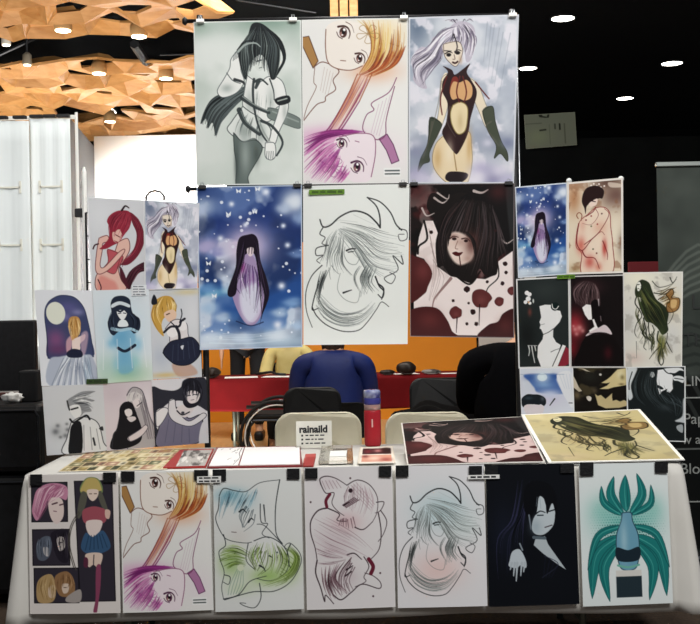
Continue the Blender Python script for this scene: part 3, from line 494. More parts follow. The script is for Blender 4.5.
def art_dark_red(W):
    a = Art((28, 15, 375, 590), W, '#130e0f')
    a.g('#a5303a', 60, 330, 60, 90, .95).g('#c46a6c', 80, 350, 40, 30, .7).g('#7a1a24', 40, 470, 40, 60, .8).g('#5a1a22', 280, 500, 40, 40, .8).g('#3a2226', 150, 90, 90, 50, .9).ns('#e0a0a0', 30, .66, .1, 9, .0)
    for x, y, r in ((60, 350, 12), (90, 340, 14), (70, 380, 12), (110, 360, 12), (50, 330, 8)): a.g('#e0a4a2', x, y, r, r, .6)
    a.p('#3a2a2c', [(50, 90), (110, 50), (180, 60), (215, 110), (225, 200), (205, 250), (180, 240), (110, 215), (60, 170)], soft=8); hair(a, [[(120, 52), (55, 110), (70, 200)], [(160, 55), (130, 130), (120, 220)], [(195, 70), (220, 140), (205, 245)]], 44, ['#6a5456', '#241a1c', '#8a7274', '#120c0d'], 5, .75, 4, .4); a.st('#6a5456', [(90, 70), (50, 130), (90, 180)], [(180, 70), (215, 130), (210, 230)], 9, 3, .6)
    a.p('#f2efee', [(108, 215), (135, 195), (165, 200), (168, 240), (170, 290), (148, 292), (125, 260)], sm=False); a.p('#f2efee', [(172, 290), (190, 285), (200, 330), (212, 350), (160, 375), (150, 360), (185, 335)], sm=False)
    a.p('#0f0a0b', [(165, 190), (205, 170), (240, 260), (245, 340), (215, 345), (185, 290)])
    a.p('#d9ccd0', [(215, 340), (250, 325), (280, 350), (295, 385), (250, 372), (190, 372), (130, 395), (150, 372)]); a.st('#3a2a30', [(150, 380), (210, 372), (290, 388)], [(130, 395), (205, 384), (280, 398)], 2, 3, .9); a.l('#c8bcc0', [(213, 165), (215, 205)], 7, .9, 4); a.l('#8a7a80', [(225, 270), (228, 300)], 4)
    a.p('#0f0a0b', [(130, 400), (200, 385), (290, 395), (340, 460), (365, 585), (70, 585), (90, 470)]); a.g('#4a141c', 270, 500, 26, 40, .7)
    return a.border('#d9d7d7', 7)

def inkvine(a):
    D = '#23271c'; O = '#8a5a26'
    a.g('#f2efda', 120, 60, 110, 60, .8).g('#e3cda0', 320, 220, 50, 70, .8).g('#cfd0d0', 60, 330, 50, 120, .6).g('#d8c4bc', 80, 540, 70, 40, .8).g('#cfd2d4', 320, 420, 50, 90, .5).ns('#a6a29a', 60, .62, .1, 5, .5)
    a.p('#2a3322', [(112, 95), (128, 76), (150, 70), (186, 90), (205, 140), (230, 190), (280, 230), (302, 270), (295, 330), (300, 375), (265, 400), (235, 360), (200, 330), (165, 320), (145, 270), (130, 220), (140, 180), (105, 170), (100, 130)])
    a.ns('#10140c', 50, .6, .1, 8, .0); a.g('#3c4a2a', 165, 190, 30, 30, .6).g('#141810', 230, 290, 45, 40, .7)
    a.p('#eef0e6', [(116, 88), (132, 84), (138, 108), (130, 132), (118, 138), (112, 115)]); a.l(D, [(116, 100), (126, 98)], 5); a.l(D, [(118, 124), (124, 123)], 4); a.l(D, [(134, 82), (142, 110), (132, 138)], 6)
    hair(a, [[(150, 90), (190, 160), (260, 230), (295, 320)], [(120, 130), (160, 220), (190, 290), (250, 370)], [(110, 165), (135, 250), (160, 310), (190, 330)]], 60, ['#11140d', '#3c4a2a', '#5a6438', '#1c2214', '#6a6a3c'], 7, .7, 4, .45, 2)
    hair(a, [[(110, 170), (98, 250), (125, 330), (95, 420)], [(150, 300), (140, 380), (165, 430), (150, 490)], [(190, 330), (185, 400), (210, 450), (200, 500)], [(230, 370), (215, 440), (200, 520)]], 30, [D, '#3c4228', '#5a5a3c'], 6, .85, 5, .5, 6)
    hair(a, [[(215, 150), (270, 130), (340, 90)], [(240, 200), (300, 170), (355, 150)], [(290, 240), (330, 220), (365, 240)]], 26, [D, O, '#6a5a2a', '#3c3418'], 6, .75, 6, .4, 3)
    hair(a, [[(240, 390), (235, 460), (200, 540)], [(265, 400), (255, 500), (260, 570)], [(290, 400), (290, 460), (325, 510)]], 40, [D, '#7a7440', '#9a8a54', '#4a4a2c'], 6, .75, 7, .4, 2)
    for P, w in (([(110, 170), (100, 210), (125, 250), (140, 290), (110, 330), (95, 380), (105, 410)], 8), ([(150, 300), (160, 360), (140, 390), (165, 420), (150, 470), (165, 490)], 8), ([(180, 330), (185, 390), (205, 420), (195, 470), (200, 500)], 7), ([(120, 280), (115, 320), (130, 310)], 6), ([(205, 345), (215, 380), (195, 400)], 6), ([(240, 380), (235, 430), (260, 470), (240, 540), (255, 580), (272, 560), (265, 500), (290, 440), (295, 390)], 9), ([(290, 440), (310, 480), (325, 505)], 7), ([(250, 470), (210, 510), (185, 545)], 7), ([(105, 440), (105, 540)], 3), ([(300, 230), (330, 270), (305, 330), (270, 340)], 5), ([(205, 80), (240, 115), (290, 110), (330, 90), (350, 55)], 5), ([(215, 150), (260, 155), (300, 130), (335, 125)], 7), ([(240, 190), (270, 170), (290, 150)], 6), ([(310, 60), (325, 90), (345, 70)], 7)):
        a.l(D, P, w, .92, w*.45)
    a.p(O, [(285, 160), (320, 128), (332, 152), (320, 180), (365, 185), (362, 240), (330, 265), (295, 262), (290, 220), (310, 200)], .75, 5, edge='#3a2a14', ew=5); a.p('#e6c48a', [(315, 195), (350, 195), (345, 235), (318, 240)], .8, 6); a.g('#7a8a4a', 260, 440, 20, 60, .5)
    a.st('#5a5a40', [(245, 420), (245, 520)], [(285, 420), (270, 540)], 3, 4, .7)
    return a

def art_ink(W):
    a = Art((28, 25, 385, 600), W, '#e2e0d6')
    return inkvine(a).border('#eceae4', 8)

def art_ink_tan(W):
    a = Art((28, 25, 385, 600), W, '#d2c8a6')
    inkvine(a); a.I = a.I*.55 + .45*a.I.mean(2, keepdims=True)*np.array([1.02, .94, .74])
    a.I = a.I*np.array([.90, .89, .80]); a.ns('#8a744c', 120, .6, .2, 12, .25)
    return a.border('#f0eee6', 9)

def art_blue_moon(W):
    a = Art((90, 65, 485, 700), W, '#dde2ec')
    a.g('#d4d0e4', 300, 330, 110, 90, .9)
    a.p('#4a6cae', [(130, 122), (370, 122), (362, 170), (385, 240), (410, 300), (230, 290), (195, 240), (160, 185)], soft=14); a.g('#2f5298', 180, 150, 50, 26, .7).g('#2f5298', 345, 140, 26, 24, .7).g('#8db4dc', 270, 220, 70, 30, .7).g('#cfd8ee', 310, 300, 90, 40, .9)
    a.g('#dff2fa', 258, 150, 50, 46, 1).e('#e8f6fb', 258, 148, 36, 36, .8)
    a.p('#e9ecf1', [(370, 120), (480, 120), (480, 420), (420, 330), (385, 230)], soft=6); a.st('#b9c6d8', [(385, 125), (420, 250)], [(460, 125), (470, 260)], 4, 3, .6); a.l('#8aa0bc', [(95, 120), (420, 124)], 4, .8)
    a.p('#1c2228', [(95, 390), (100, 340), (140, 305), (185, 305), (235, 310), (275, 340), (280, 385), (262, 412), (240, 395), (215, 412), (190, 396), (160, 412), (140, 398), (110, 425)]); a.g('#40505a', 150, 340, 30, 14, .7).g('#6a7078', 255, 345, 14, 20, .6)
    a.p('#e4dce0', [(110, 425), (140, 398), (215, 400), (262, 412), (250, 480), (180, 520), (125, 480)]); a.p('#4a5a78', [(90, 600), (150, 510), (250, 505), (330, 600), (340, 700), (90, 700)]); a.l('#1c2228', [(345, 345), (308, 405)], 11, 1, 7, sm=False); a.l('#3a3f4a', [(450, 382), (472, 382)], 8)
    return a.border('#eef0f4', 6)

def art_feathers(W):
    a = Art((80, 62, 645, 1010), W, '#171411')
    a.p('#d8c894', [(640, 70), (590, 80), (550, 90), (510, 140), (480, 180), (440, 220), (380, 265), (430, 270), (470, 260), (440, 300), (360, 345), (450, 345), (510, 320), (560, 310), (645, 290)], sm=False, soft=8); a.ns('#efe9cc', 160, .6, .1, 3, .0)
    a.g('#efe6c0', 580, 150, 40, 60, .7).g('#6a5c34', 600, 190, 20, 30, .7).g('#5c4e2c', 590, 280, 26, 14, .7)
    a.p('#cfc4b0', [(85, 170), (110, 230), (140, 320), (175, 375), (140, 385), (85, 330)], sm=False, soft=6); a.p('#e4dccb', [(120, 70), (200, 75), (270, 120), (225, 110), (180, 85)], sm=False); a.g('#7a6a50', 120, 430, 40, 60, .8).g('#5c5040', 310, 370, 30, 40, .7)
    a.p('#cbb98a', [(310, 410), (340, 438), (372, 424), (398, 452), (420, 475), (455, 440), (490, 400), (488, 450), (494, 500), (530, 486), (570, 508), (610, 488), (645, 505), (645, 560), (560, 590), (420, 600), (340, 560)], sm=False, soft=10); a.p('#e0d8cc', [(218, 455), (245, 440), (272, 460), (262, 505), (235, 500)]); a.e('#dcd8d0', 373, 155, 14, 16, 1, 8); a.g('#3a4038', 250, 180, 100, 80, .35)
    a.ns('#8a7a50', 200, .56, .1, 14, .35)
    return a.border('#e6e4de', 8)

def art_black_hair(W):
    a = Art((32, 22, 395, 600), W, '#1b2122')
    a.p('#d3d9db', [(40, 30), (100, 30), (85, 90), (60, 170), (70, 260), (40, 265)], soft=6); a.l('#1b2122', [(70, 60), (50, 140), (48, 200)], 6)
    a.p('#eef0f1', [(228, 50), (262, 45), (300, 70), (320, 95), (316, 160), (318, 195), (300, 225), (280, 215), (285, 195), (250, 215), (238, 240), (228, 195), (220, 130)], sm=False); a.p('#1b2122', [(222, 165), (245, 175), (262, 195), (245, 200), (226, 185)]); a.e('#d6dadb', 194, 85, 14, 22)
    a.p('#e6e9ea', [(265, 40), (360, 35), (385, 60), (360, 55), (330, 75), (300, 70), (280, 60)]); a.p('#dfe3e4', [(320, 105), (350, 95), (385, 110), (380, 150), (350, 135), (325, 130)]); a.l('#1b2122', [(330, 115), (380, 125)], 6); a.l('#1b2122', [(265, 45), (290, 75), (340, 80), (385, 65)], 7)
    a.st('#3d4648', [(170, 60), (140, 200), (200, 330)], [(215, 60), (200, 250), (330, 380)], 9, 3, .7, 2, 5); hair(a, [[(120, 40), (80, 150), (90, 260), (150, 330)], [(200, 50), (190, 200), (230, 290), (330, 380)], [(300, 230), (350, 260), (380, 330), (340, 430)], [(240, 240), (280, 300), (370, 340), (330, 440)]], 60, ['#3a4447', '#0c1011', '#5a666a', '#283033'], 5, .7, 4, .4); a.g('#465054', 265, 340, 40, 26, .4)
    a.p('#c9cfd2', [(380, 280), (400, 280), (400, 440), (360, 450), (330, 440), (375, 400)], soft=8); a.p('#a9b0b3', [(340, 480), (375, 470), (375, 530), (345, 510)])
    return a.border('#e4e7e8', 8)

# ---- prints taped to the front of the table
def art_triptych(W):
    a = Art((-5, 45, 370, 620), W, '#e2dcd8')
    K = '#34303a'
    for x0, y0, x1, y1 in ((8, 78, 158, 240), (10, 272, 165, 420), (14, 432, 200, 575)): a.p(K, [(x0, y0), (x1, y0), (x1, y1), (x0, y1)], sm=False, edge='#17151a', ew=4)
    a.p(K, [(188, 75), (345, 75), (350, 570), (205, 570)], sm=False, edge='#17151a', ew=4)
    # upper panel: pink curls round a plain face
    a.p('#c98ba6', [(15, 160), (30, 110), (70, 85), (120, 82), (158, 100), (155, 150), (120, 140), (80, 150), (60, 190), (30, 235), (10, 200)]); a.st('#8a4a68', [(100, 85), (50, 110), (20, 200)], [(150, 100), (110, 130), (40, 230)], 8, 3, .7); a.st('#e8bccc', [(90, 92), (50, 120)], [(140, 100), (100, 125)], 4, 4, .7)
    a.p('#e4d2cc', [(80, 150), (120, 140), (140, 160), (140, 220), (110, 250), (85, 215)]); a.l('#4a2c38', [(95, 168), (115, 162)], 6); a.l('#4a2c38', [(126, 172), (140, 168)], 5)
    hair(a, [[(90, 84), (40, 110), (12, 200)], [(120, 84), (80, 120), (40, 235)], [(155, 95), (140, 130), (90, 150)]], 40, ['#8a4a68', '#e8bccc', '#b06a8c', '#f2d4de'], 4, .75, 3, .4); a.l('#6a3c50', [(100, 196), (112, 198)], 3)
    # middle panel
    a.p('#59606e', [(28, 330), (60, 300), (90, 310), (85, 370), (60, 400), (30, 390)]); a.p('#c8c4c4', [(55, 345), (78, 350), (76, 382), (58, 375)]); a.p('#26222c', [(90, 285), (160, 278), (160, 400), (120, 400), (95, 340)]); a.p('#d8cfcb', [(112, 310), (140, 305), (145, 345), (122, 360)])
    hair(a, [[(35, 310), (28, 350), (40, 395)], [(80, 300), (85, 340), (78, 390)]], 20, ['#2c323c', '#7c8696'], 4, .75, 4, .4); hair(a, [[(100, 285), (105, 330), (125, 400)], [(155, 280), (160, 330), (155, 400)]], 20, ['#121014', '#4c4652'], 4, .75, 5, .4); a.l('#2c2830', [(120, 328), (132, 326)], 4)
    # lower panel
    a.p('#b5976a', [(25, 500), (50, 465), (90, 460), (105, 520), (90, 570), (30, 570)]); a.p('#93704e', [(100, 470), (150, 445), (180, 480), (178, 540), (120, 545)]); a.p('#d8c2ae', [(75, 510), (100, 505), (98, 550), (75, 550)]); a.p('#dcc8b6', [(130, 500), (158, 498), (155, 530), (135, 535)]); a.p('#a8a09c', [(150, 550), (205, 520), (205, 570), (150, 572)])
    hair(a, [[(35, 475), (22, 520), (40, 568)], [(70, 460), (60, 510), (70, 565)], [(95, 475), (105, 520), (92, 565)]], 26, ['#7c6238', '#d8bc8c', '#9c7c4c'], 4, .75, 6, .4); hair(a, [[(110, 465), (100, 510), (115, 545)], [(150, 448), (150, 480), (140, 500)], [(178, 480), (185, 510), (175, 540)]], 26, ['#5c4028', '#b4906a', '#7c5a3a'], 4, .75, 7, .4); a.l('#4a3828', [(138, 512), (148, 512)], 3)
    # tall panel: a plain standing figure in a red blouse and blue skirt
    a.p('#7a8a5a', [(212, 100), (240, 62), (285, 65), (305, 100), (300, 130), (262, 122), (220, 130)]); a.p('#c2ad6a', [(215, 105), (242, 65), (282, 68), (300, 105), (292, 118), (222, 120)])
    a.p('#5b5a50', [(218, 120), (200, 190), (205, 230), (232, 180), (240, 130)]); a.p('#5b5a50', [(300, 120), (322, 180), (330, 220), (300, 180), (285, 130)])
    a.p('#e8d4c6', [(242, 112), (285, 112), (284, 140), (264, 158), (246, 142)]); a.l('#4a3830', [(250, 128), (260, 128)], 3); a.l('#4a3830', [(270, 128), (280, 128)], 3)
    a.p('#a0525e', [(220, 200), (250, 182), (285, 182), (318, 200), (310, 248), (232, 250)]); a.p('#e6d6d0', [(238, 240), (300, 240), (290, 285), (265, 310), (240, 285)]); a.p('#d9b8aa', [(315, 195), (335, 200), (330, 232), (315, 225)])
    a.p('#39587a', [(232, 288), (262, 305), (305, 280), (335, 345), (300, 372), (250, 378), (212, 350)]); a.st('#22384f', [(245, 300), (230, 360)], [(300, 295), (320, 350)], 6, 3, .9)
    a.p('#e2cbbc', [(232, 375), (298, 375), (290, 425), (278, 432), (262, 420), (245, 430), (236, 415)]); a.l('#34303a', [(265, 380), (262, 425)], 4)
    a.p('#8a4460', [(275, 425), (292, 425), (290, 500), (282, 560), (272, 618), (258, 612), (268, 560), (270, 480)]); a.p('#5a2c40', [(225, 390), (240, 395), (238, 430), (222, 425)])
    a.st('#4e4a44', [(205, 200), (170, 260), (160, 340), (180, 430)], [(210, 205), (176, 262), (166, 340), (190, 440)], 2, 4, .9)
    return a.border('#e8e3df', 3)

def art_blue_green(W):
    a = Art((20, 18, 397, 615), W, '#e3e6e4')
    a.g('#7fb4c4', 90, 125, 60, 30, .85).g('#a8cbd6', 150, 150, 60, 40, .5).g('#9cc06a', 250, 470, 80, 40, .85).g('#9cbf70', 90, 410, 50, 60, .8).g('#a6c476', 340, 430, 40, 60, .7).g('#c3d6a8', 130, 520, 70, 30, .5).g('#d6c8c2', 130, 300, 50, 40, .3)
    K = '#2c3236'
    for P, w in (([(45, 130), (40, 180), (28, 225), (55, 290), (85, 315), (150, 328), (180, 325)], 4), ([(45, 125), (65, 95), (110, 105), (160, 110), (220, 75), (305, 65)], 4), ([(305, 65), (285, 180), (285, 290), (310, 335), (240, 260), (205, 250)], 4.5), ([(220, 165), (222, 240), (250, 250), (225, 290), (255, 310)], 4), ([(235, 170), (240, 240)], 6), ([(60, 290), (68, 335), (40, 360), (45, 400), (60, 450), (48, 510), (55, 560)], 4), ([(55, 562), (120, 545), (170, 490), (240, 470)], 4.5), ([(60, 565), (180, 535), (270, 535), (340, 500), (385, 430), (385, 380), (345, 335), (320, 350), (350, 370)], 4), ([(190, 320), (250, 305), (310, 340), (338, 400), (320, 460), (260, 490), (200, 480)], 4), ([(345, 340), (330, 380), (345, 440), (370, 400)], 5), ([(210, 500), (215, 560), (190, 600), (150, 595), (125, 580), (150, 582)], 4), ([(165, 330), (155, 400), (190, 440)], 4), ([(60, 460), (85, 470), (78, 500), (55, 490)], 4)):
        a.l(K, P, w, .95, w*.6)
    a.st('#4f7d90', [(70, 105), (50, 160)], [(160, 110), (120, 180)], 9, 3, .6, 1.5, 5); a.st('#3c4a52', [(150, 170), (120, 210), (140, 260)], [(200, 200), (190, 240), (150, 270)], 8, 4, .7, 1.5, 5)
    a.st('#4a5b28', [(200, 345), (165, 390), (185, 440)], [(260, 380), (250, 430), (210, 460)], 9, 4, .75, 1.5, 5); a.st('#5f7a30', [(50, 350), (110, 340), (165, 370)], [(45, 410), (100, 390), (160, 400)], 7, 3, .7, 1.5, 5); a.st('#5f7a30', [(320, 360), (370, 400), (340, 470)], [(300, 470), (330, 500), (280, 520)], 7, 3, .6, 1.5, 4); a.st('#7a9a8a', [(120, 430), (85, 500), (75, 545)], [(140, 440), (140, 500), (120, 540)], 5, 2.5, .7)
    hair(a, [[(60, 110), (48, 160), (40, 230)], [(110, 105), (90, 150), (60, 220)], [(180, 110), (150, 160), (130, 200)], [(215, 90), (200, 140), (180, 190)]], 40, ['#3c5c6c', '#6fa0b4', '#8fb8c8', '#2c3a42'], 4, .6, 4, .45); hair(a, [[(180, 330), (160, 390), (200, 450)], [(230, 320), (210, 380), (230, 440)], [(280, 330), (300, 400), (270, 470)], [(310, 350), (335, 410), (300, 480)]], 50, ['#4a5b28', '#7ca040', '#a8c470', '#36421f'], 4, .65, 5, .45); hair(a, [[(50, 345), (110, 335), (165, 365)], [(45, 390), (100, 385), (160, 400)], [(60, 450), (110, 420), (150, 430)]], 40, ['#5f7a30', '#8aa84c', '#3c4c20', '#b4cc84'], 4, .65, 6, .45); hair(a, [[(340, 340), (385, 400), (350, 480), (230, 520)], [(330, 360), (360, 400), (320, 460), (220, 500)]], 30, ['#5f7a30', '#a0be62', '#4a5b28'], 4, .65, 7, .45)
    a.l(K, [(130, 195), (145, 185), (160, 200)], 8, 1, 3); a.l(K, [(168, 240), (180, 225), (190, 232)], 8, 1, 3); a.l('#6a5a5a', [(95, 280), (115, 282)], 3); a.l(K, [(212, 425), (228, 435), (236, 450)], 8, 1, 3); a.l(K, [(255, 385), (266, 392)], 6, 1, 3); a.e('#5a6a6a', 288, 372, 4)
    a.e('#d7e0c4', 130, 432, 14)
    return a

def art_maroon(W):
    a = Art((15, 25, 388, 597), W, '#e6e3e4')
    K = '#33232a'; a.g('#d9b8bc', 190, 250, 60, 40, .8).g('#cdbcc2', 140, 330, 80, 70, .5).g('#c5b4bb', 190, 470, 50, 40, .5).g('#d9cdd2', 120, 90, 40, 25, .7)
    for P, w in (([(85, 95), (82, 72), (110, 62), (150, 72), (195, 100)], 5), ([(85, 95), (105, 130), (140, 130), (130, 170), (150, 200), (180, 222)], 4), ([(195, 100), (240, 80), (290, 100), (322, 150), (320, 210), (300, 250)], 4), ([(318, 172), (350, 172), (335, 205), (312, 215)], 4), ([(335, 205), (360, 250), (345, 300), (322, 330)], 4), ([(325, 215), (335, 290), (325, 360), (290, 400)], 5), ([(110, 190), (70, 200), (40, 240), (38, 290), (55, 350), (62, 400)], 6), ([(62, 400), (55, 450), (75, 510), (90, 565), (95, 540), (128, 575)], 6), ([(128, 540), (160, 560), (205, 530), (250, 500), (320, 520), (328, 498), (300, 470), (262, 455)], 5), ([(260, 390), (280, 430), (258, 470), (265, 490), (220, 510)], 4), ([(110, 190), (160, 215), (150, 240), (190, 245)], 5), ([(190, 380), (220, 375), (250, 400)], 6), ([(225, 270), (260, 280), (300, 250)], 5)): a.l(K, P, w, .95, w*.55)
    a.l('#6b2436', [(122, 135), (105, 160), (108, 185)], 13); a.l('#6b2436', [(280, 400), (298, 430), (288, 458)], 16)
    a.st('#5a3a44', [(160, 235), (150, 260)], [(220, 235), (230, 275)], 7, 4, .8, 2, 4);  a.st('#4a2c36', [(200, 390), (150, 450), (140, 520)], [(215, 430), (190, 480), (205, 520)], 9, 3.5, .8, 1.5, 4); a.st('#5a3c46', [(90, 480), (110, 540)], [(190, 500), (200, 535)], 7, 2.5, .8, 1.5, 4); a.st('#9a7a84', [(200, 105), (290, 200)], [(235, 90), (310, 180)], 4, 2, .6)
    hair(a, [[(70, 205), (150, 240), (240, 300), (310, 370)], [(40, 260), (120, 310), (210, 350), (290, 395)], [(50, 340), (110, 370), (180, 390)], [(65, 420), (130, 420), (190, 400)]], 44, ['#8a6a74', '#b89aa4', '#c8b4bc', '#6a4a54'], 3, .6, 5, .45); hair(a, [[(70, 430), (80, 500), (100, 560)], [(120, 420), (110, 490), (140, 560)], [(190, 400), (140, 470), (200, 530)]], 40, ['#5a3a44', '#3a2229', '#8a6a74'], 4, .75, 6, .4); hair(a, [[(200, 100), (180, 140), (185, 200)], [(240, 90), (240, 150), (220, 210)], [(290, 110), (310, 170), (290, 240)]], 34, ['#6a4a54', '#a98a94', '#c8b0b8'], 3, .65, 7, .45)
    a.st('#4a2c36', [(175, 180), (225, 150)], [(190, 190), (245, 160)], 4, 4, .8); a.e(K, 210, 122, 9, 9); a.l(K, [(180, 180), (205, 168)], 8, 1, 4); a.l(K, [(185, 440), (212, 425)], 7, 1, 4); a.l(K, [(180, 465), (205, 448)], 6); a.st('#8a6a74', [(90, 80), (105, 115)], [(150, 80), (170, 110)], 5, 2, .7)
    for x, y in ((327, 458), (295, 550), (210, 72), (40, 165)): a.e('#4a3038', x, y, 4)
    return a.border('#eae8e8', 4)

def art_night(W):
    a = Art((22, 35, 378, 588), W, '#0e1117')
    a.g('#171c2a', 90, 300, 60, 120, .8).g('#10131a', 280, 450, 70, 90, .6)
    hair(a, [[(150, 100), (120, 250), (60, 330), (62, 500)], [(190, 90), (150, 250), (100, 330), (90, 500)], [(200, 110), (180, 220), (170, 350)]], 36, ['#2c2f48', '#1c2030', '#3a3a5c', '#05070a'], 4, .7, 4, .4)
    if 0: a.st('#2c2f48', [(140, 100), (130, 250), (60, 320), (60, 500)], [(180, 90), (150, 260), (90, 320), (75, 500)], 5, 2.5, .7, 1.5, 4); a.l('#2a2f3a', [(160, 90), (180, 72), (210, 85)], 4, .8); a.l('#30343e', [(220, 82), (290, 90), (322, 130), (325, 200), (305, 260)], 4, .9); a.l('#1f2430', [(60, 510), (120, 560), (200, 580), (330, 570)], 4)
    a.p('#c3ced4', [(232, 165), (222, 220), (205, 255), (200, 290), (215, 310), (245, 312), (275, 290), (290, 262), (296, 200), (290, 180), (262, 200), (250, 170)]); a.g('#8da0ac', 215, 280, 24, 30, .5)
    a.p('#b7c2c8', [(212, 330), (250, 318), (262, 350), (330, 452), (300, 432), (240, 385), (205, 352)], sm=False); a.l('#5a6770', [(206, 322), (250, 326)], 12)
    a.p('#0b0d12', [(180, 120), (232, 100), (290, 130), (305, 200), (300, 250), (285, 190), (262, 232), (255, 170), (232, 160), (212, 220), (190, 250), (170, 200)])
    a.st('#8fa0aa', [(225, 165), (220, 200)], [(235, 165), (238, 210)], 2, 2, .7); a.l('#141a20', [(215, 232), (235, 220), (255, 226)], 6, 1, 3); a.l('#141a20', [(270, 222), (292, 216)], 5); a.l('#2a353c', [(224, 236), (246, 236)], 5); a.l('#3c2c34', [(252, 284), (280, 276)], 4); a.l('#8794a0', [(190, 235), (196, 290)], 7, .8, 3)
    a.p('#c3ced6', [(108, 410), (120, 375), (150, 368), (172, 410), (172, 440), (150, 430), (135, 440), (105, 432)]); 
    for x, y in ((110, 445), (122, 470), (132, 490), (150, 470), (162, 455)): a.l('#b5c0c8', [(x+6, 420), (x, y)], 10, 1, 4)
    a.l('#8a96a0', [(150, 345), (160, 370)], 6); a.l('#2c3040', [(245, 395), (300, 430), (235, 480)], 3, .8); a.st('#20243a', [(250, 400), (240, 480)], [(300, 430), (270, 480)], 4, 2, .6)
    return a.border('#14171c', 3)

def art_teal(W):
    # plain stand-in: a spray of teal leaves in a slim blue vase on a halftone ground
    a = Art((15, -5, 400, 592), W, '#e4ecec')
    a.g('#3fa59a', 215, 250, 130, 90, .6).g('#5cb8a8', 110, 190, 60, 60, .4).g('#5cb8a8', 330, 190, 50, 60, .4)
    for i in range(26):
        for j in range(30):
            x = 60+j*11+(i % 2)*5.5; y = 90+i*11
            d = math.hypot((x-215)/165, (y-265)/150)
            if d < 1.02: a.e('#1f5a58' if y > 250 else '#3f9a90', x, y, max(.6, 4.6*(1.02-d)*(.5+.9*(y-80)/280)), None, .75)
    T, D, L_ = '#1f7a78', '#0f4448', '#5fc0b4'
    def leaf(x0, y0, bx, by, x1, y1, w):
        # one leaf bent through (bx, by), with a midrib and a lighter flank
        C = spline([(x0, y0), (bx, by), (x1, y1)], False, 6); n = len(C); up = []; dn = []
        for k in range(n):
            t = C[min(k+1, n-1)]-C[max(k-1, 0)]; t = t/(np.hypot(*t)+1e-9); h = w*math.sin(math.pi*min(1, (k/(n-1))**.8))
            up.append((C[k][0]-t[1]*h, C[k][1]+t[0]*h)); dn.append((C[k][0]+t[1]*h, C[k][1]-t[0]*h))
        a.p(T, up+dn[::-1], sm=False, edge=D, ew=2); a.l(L_, [tuple(c) for c in C[1:-1]], 4, .7, 1, sm=False); a.l(D, [((p[0]+c[0])/2, (p[1]+c[1])/2) for p, c in zip(up, C)][2:-2], 4, .6, 2, sm=False)
    for P in ((200, 210, 150, 130, 165, 50, 20), (230, 210, 285, 130, 265, 40, 20), (215, 200, 210, 120, 215, 45, 24), (195, 215, 120, 160, 110, 90, 15), (235, 215, 320, 170, 325, 90, 15), (190, 300, 80, 380, 55, 560, 30), (180, 330, 110, 430, 130, 575, 24), (240, 300, 350, 380, 375, 560, 30), (250, 330, 320, 430, 300, 575, 24), (195, 260, 90, 300, 40, 440, 16), (235, 260, 340, 300, 392, 440, 16)): leaf(*P)
    a.p('#6ba0b8', [(196, 205), (234, 205), (240, 240), (262, 300), (262, 380), (244, 440), (186, 440), (168, 380), (168, 300), (190, 240)], edge='#2c4a58', ew=4); a.g('#a8ccd8', 200, 320, 16, 80, .7)
    a.p('#1c2a34', [(166, 350), (215, 362), (264, 350), (264, 400), (215, 412), (166, 400)]); a.l('#6fb4a4', [(170, 425), (215, 434), (260, 425)], 9)
    a.p('#26343c', [(160, 470), (270, 470), (270, 560), (160, 560)], sm=False); a.p('#d9d8d2', [(160, 446), (270, 446), (270, 472), (160, 472)], sm=False)
    return a

# ---- things on the table top
def art_collage(W):
    a = Art((0, 0, 110, 60), W, '#c8b48c'); rs = random.Random(8)
    for j in range(5):
        x = 2
        while x < 106:
            w = rs.uniform(7, 15); y = 2+j*11.5
            c = rs.choice(['#6f6a48', '#8a7a4c', '#5a4c34', '#d9cba0', '#9a8a5a', '#4c5236', '#a0705c', '#e0d8bc'])
            a.p(c, [(x, y), (x+w-1.4, y), (x+w-1.4, y+10), (x, y+10)], sm=False); a.g(rs.choice(['#f0e6c4', '#3a3424', '#b59a5a']), x+w*.5, y+5, w*.25, 3, .9); x += w
    a.ns('#e9dcb4', 16, .62, .1, 3, .6)
    return a.border('#d9c8a0', 1.5)

def art_grey_print(W):
    a = Art((0, 0, 60, 40), W, '#b9b4ae'); a.ns('#5c5854', 14, .52, .1, 6, .9).ns('#e8e4de', 10, .6, .1, 9, .8)
    return a

def art_two_cards(W):
    a = Art((0, 0, 60, 50), W, '#e9e0d2')
    a.p('#3c1c20', [(4, 4), (56, 4), (56, 23), (4, 23)], sm=False); a.g('#c98a86', 32, 12, 8, 5, .9).g('#1c0e10', 48, 10, 7, 9, .8).g('#8a3038', 14, 14, 6, 6, .7)
    a.p('#d89a84', [(4, 26), (56, 26), (56, 46), (4, 46)], sm=False); a.g('#f0d0be', 26, 36, 12, 6, .9).g('#a04a44', 46, 40, 10, 5, .8).g('#6a2a2c', 10, 30, 6, 4, .8)
    return a

def art_scribble(W):
    a = Art((0, 0, 60, 50), W, '#f4f3f2'); rs = random.Random(5)
    for k in range(9):
        x, y = rs.uniform(3, 52), rs.uniform(6, 46); a.l('#2c2c34', [(x, y), (x+rs.uniform(-5, 5), y-3), (x+rs.uniform(2, 8), y-rs.uniform(2, 6))], .9, .9, .4)
    a.l('#2c2c34', [(56, 2), (54, 18), (58, 30), (50, 48)], 1.6, .9, .8)
    return a

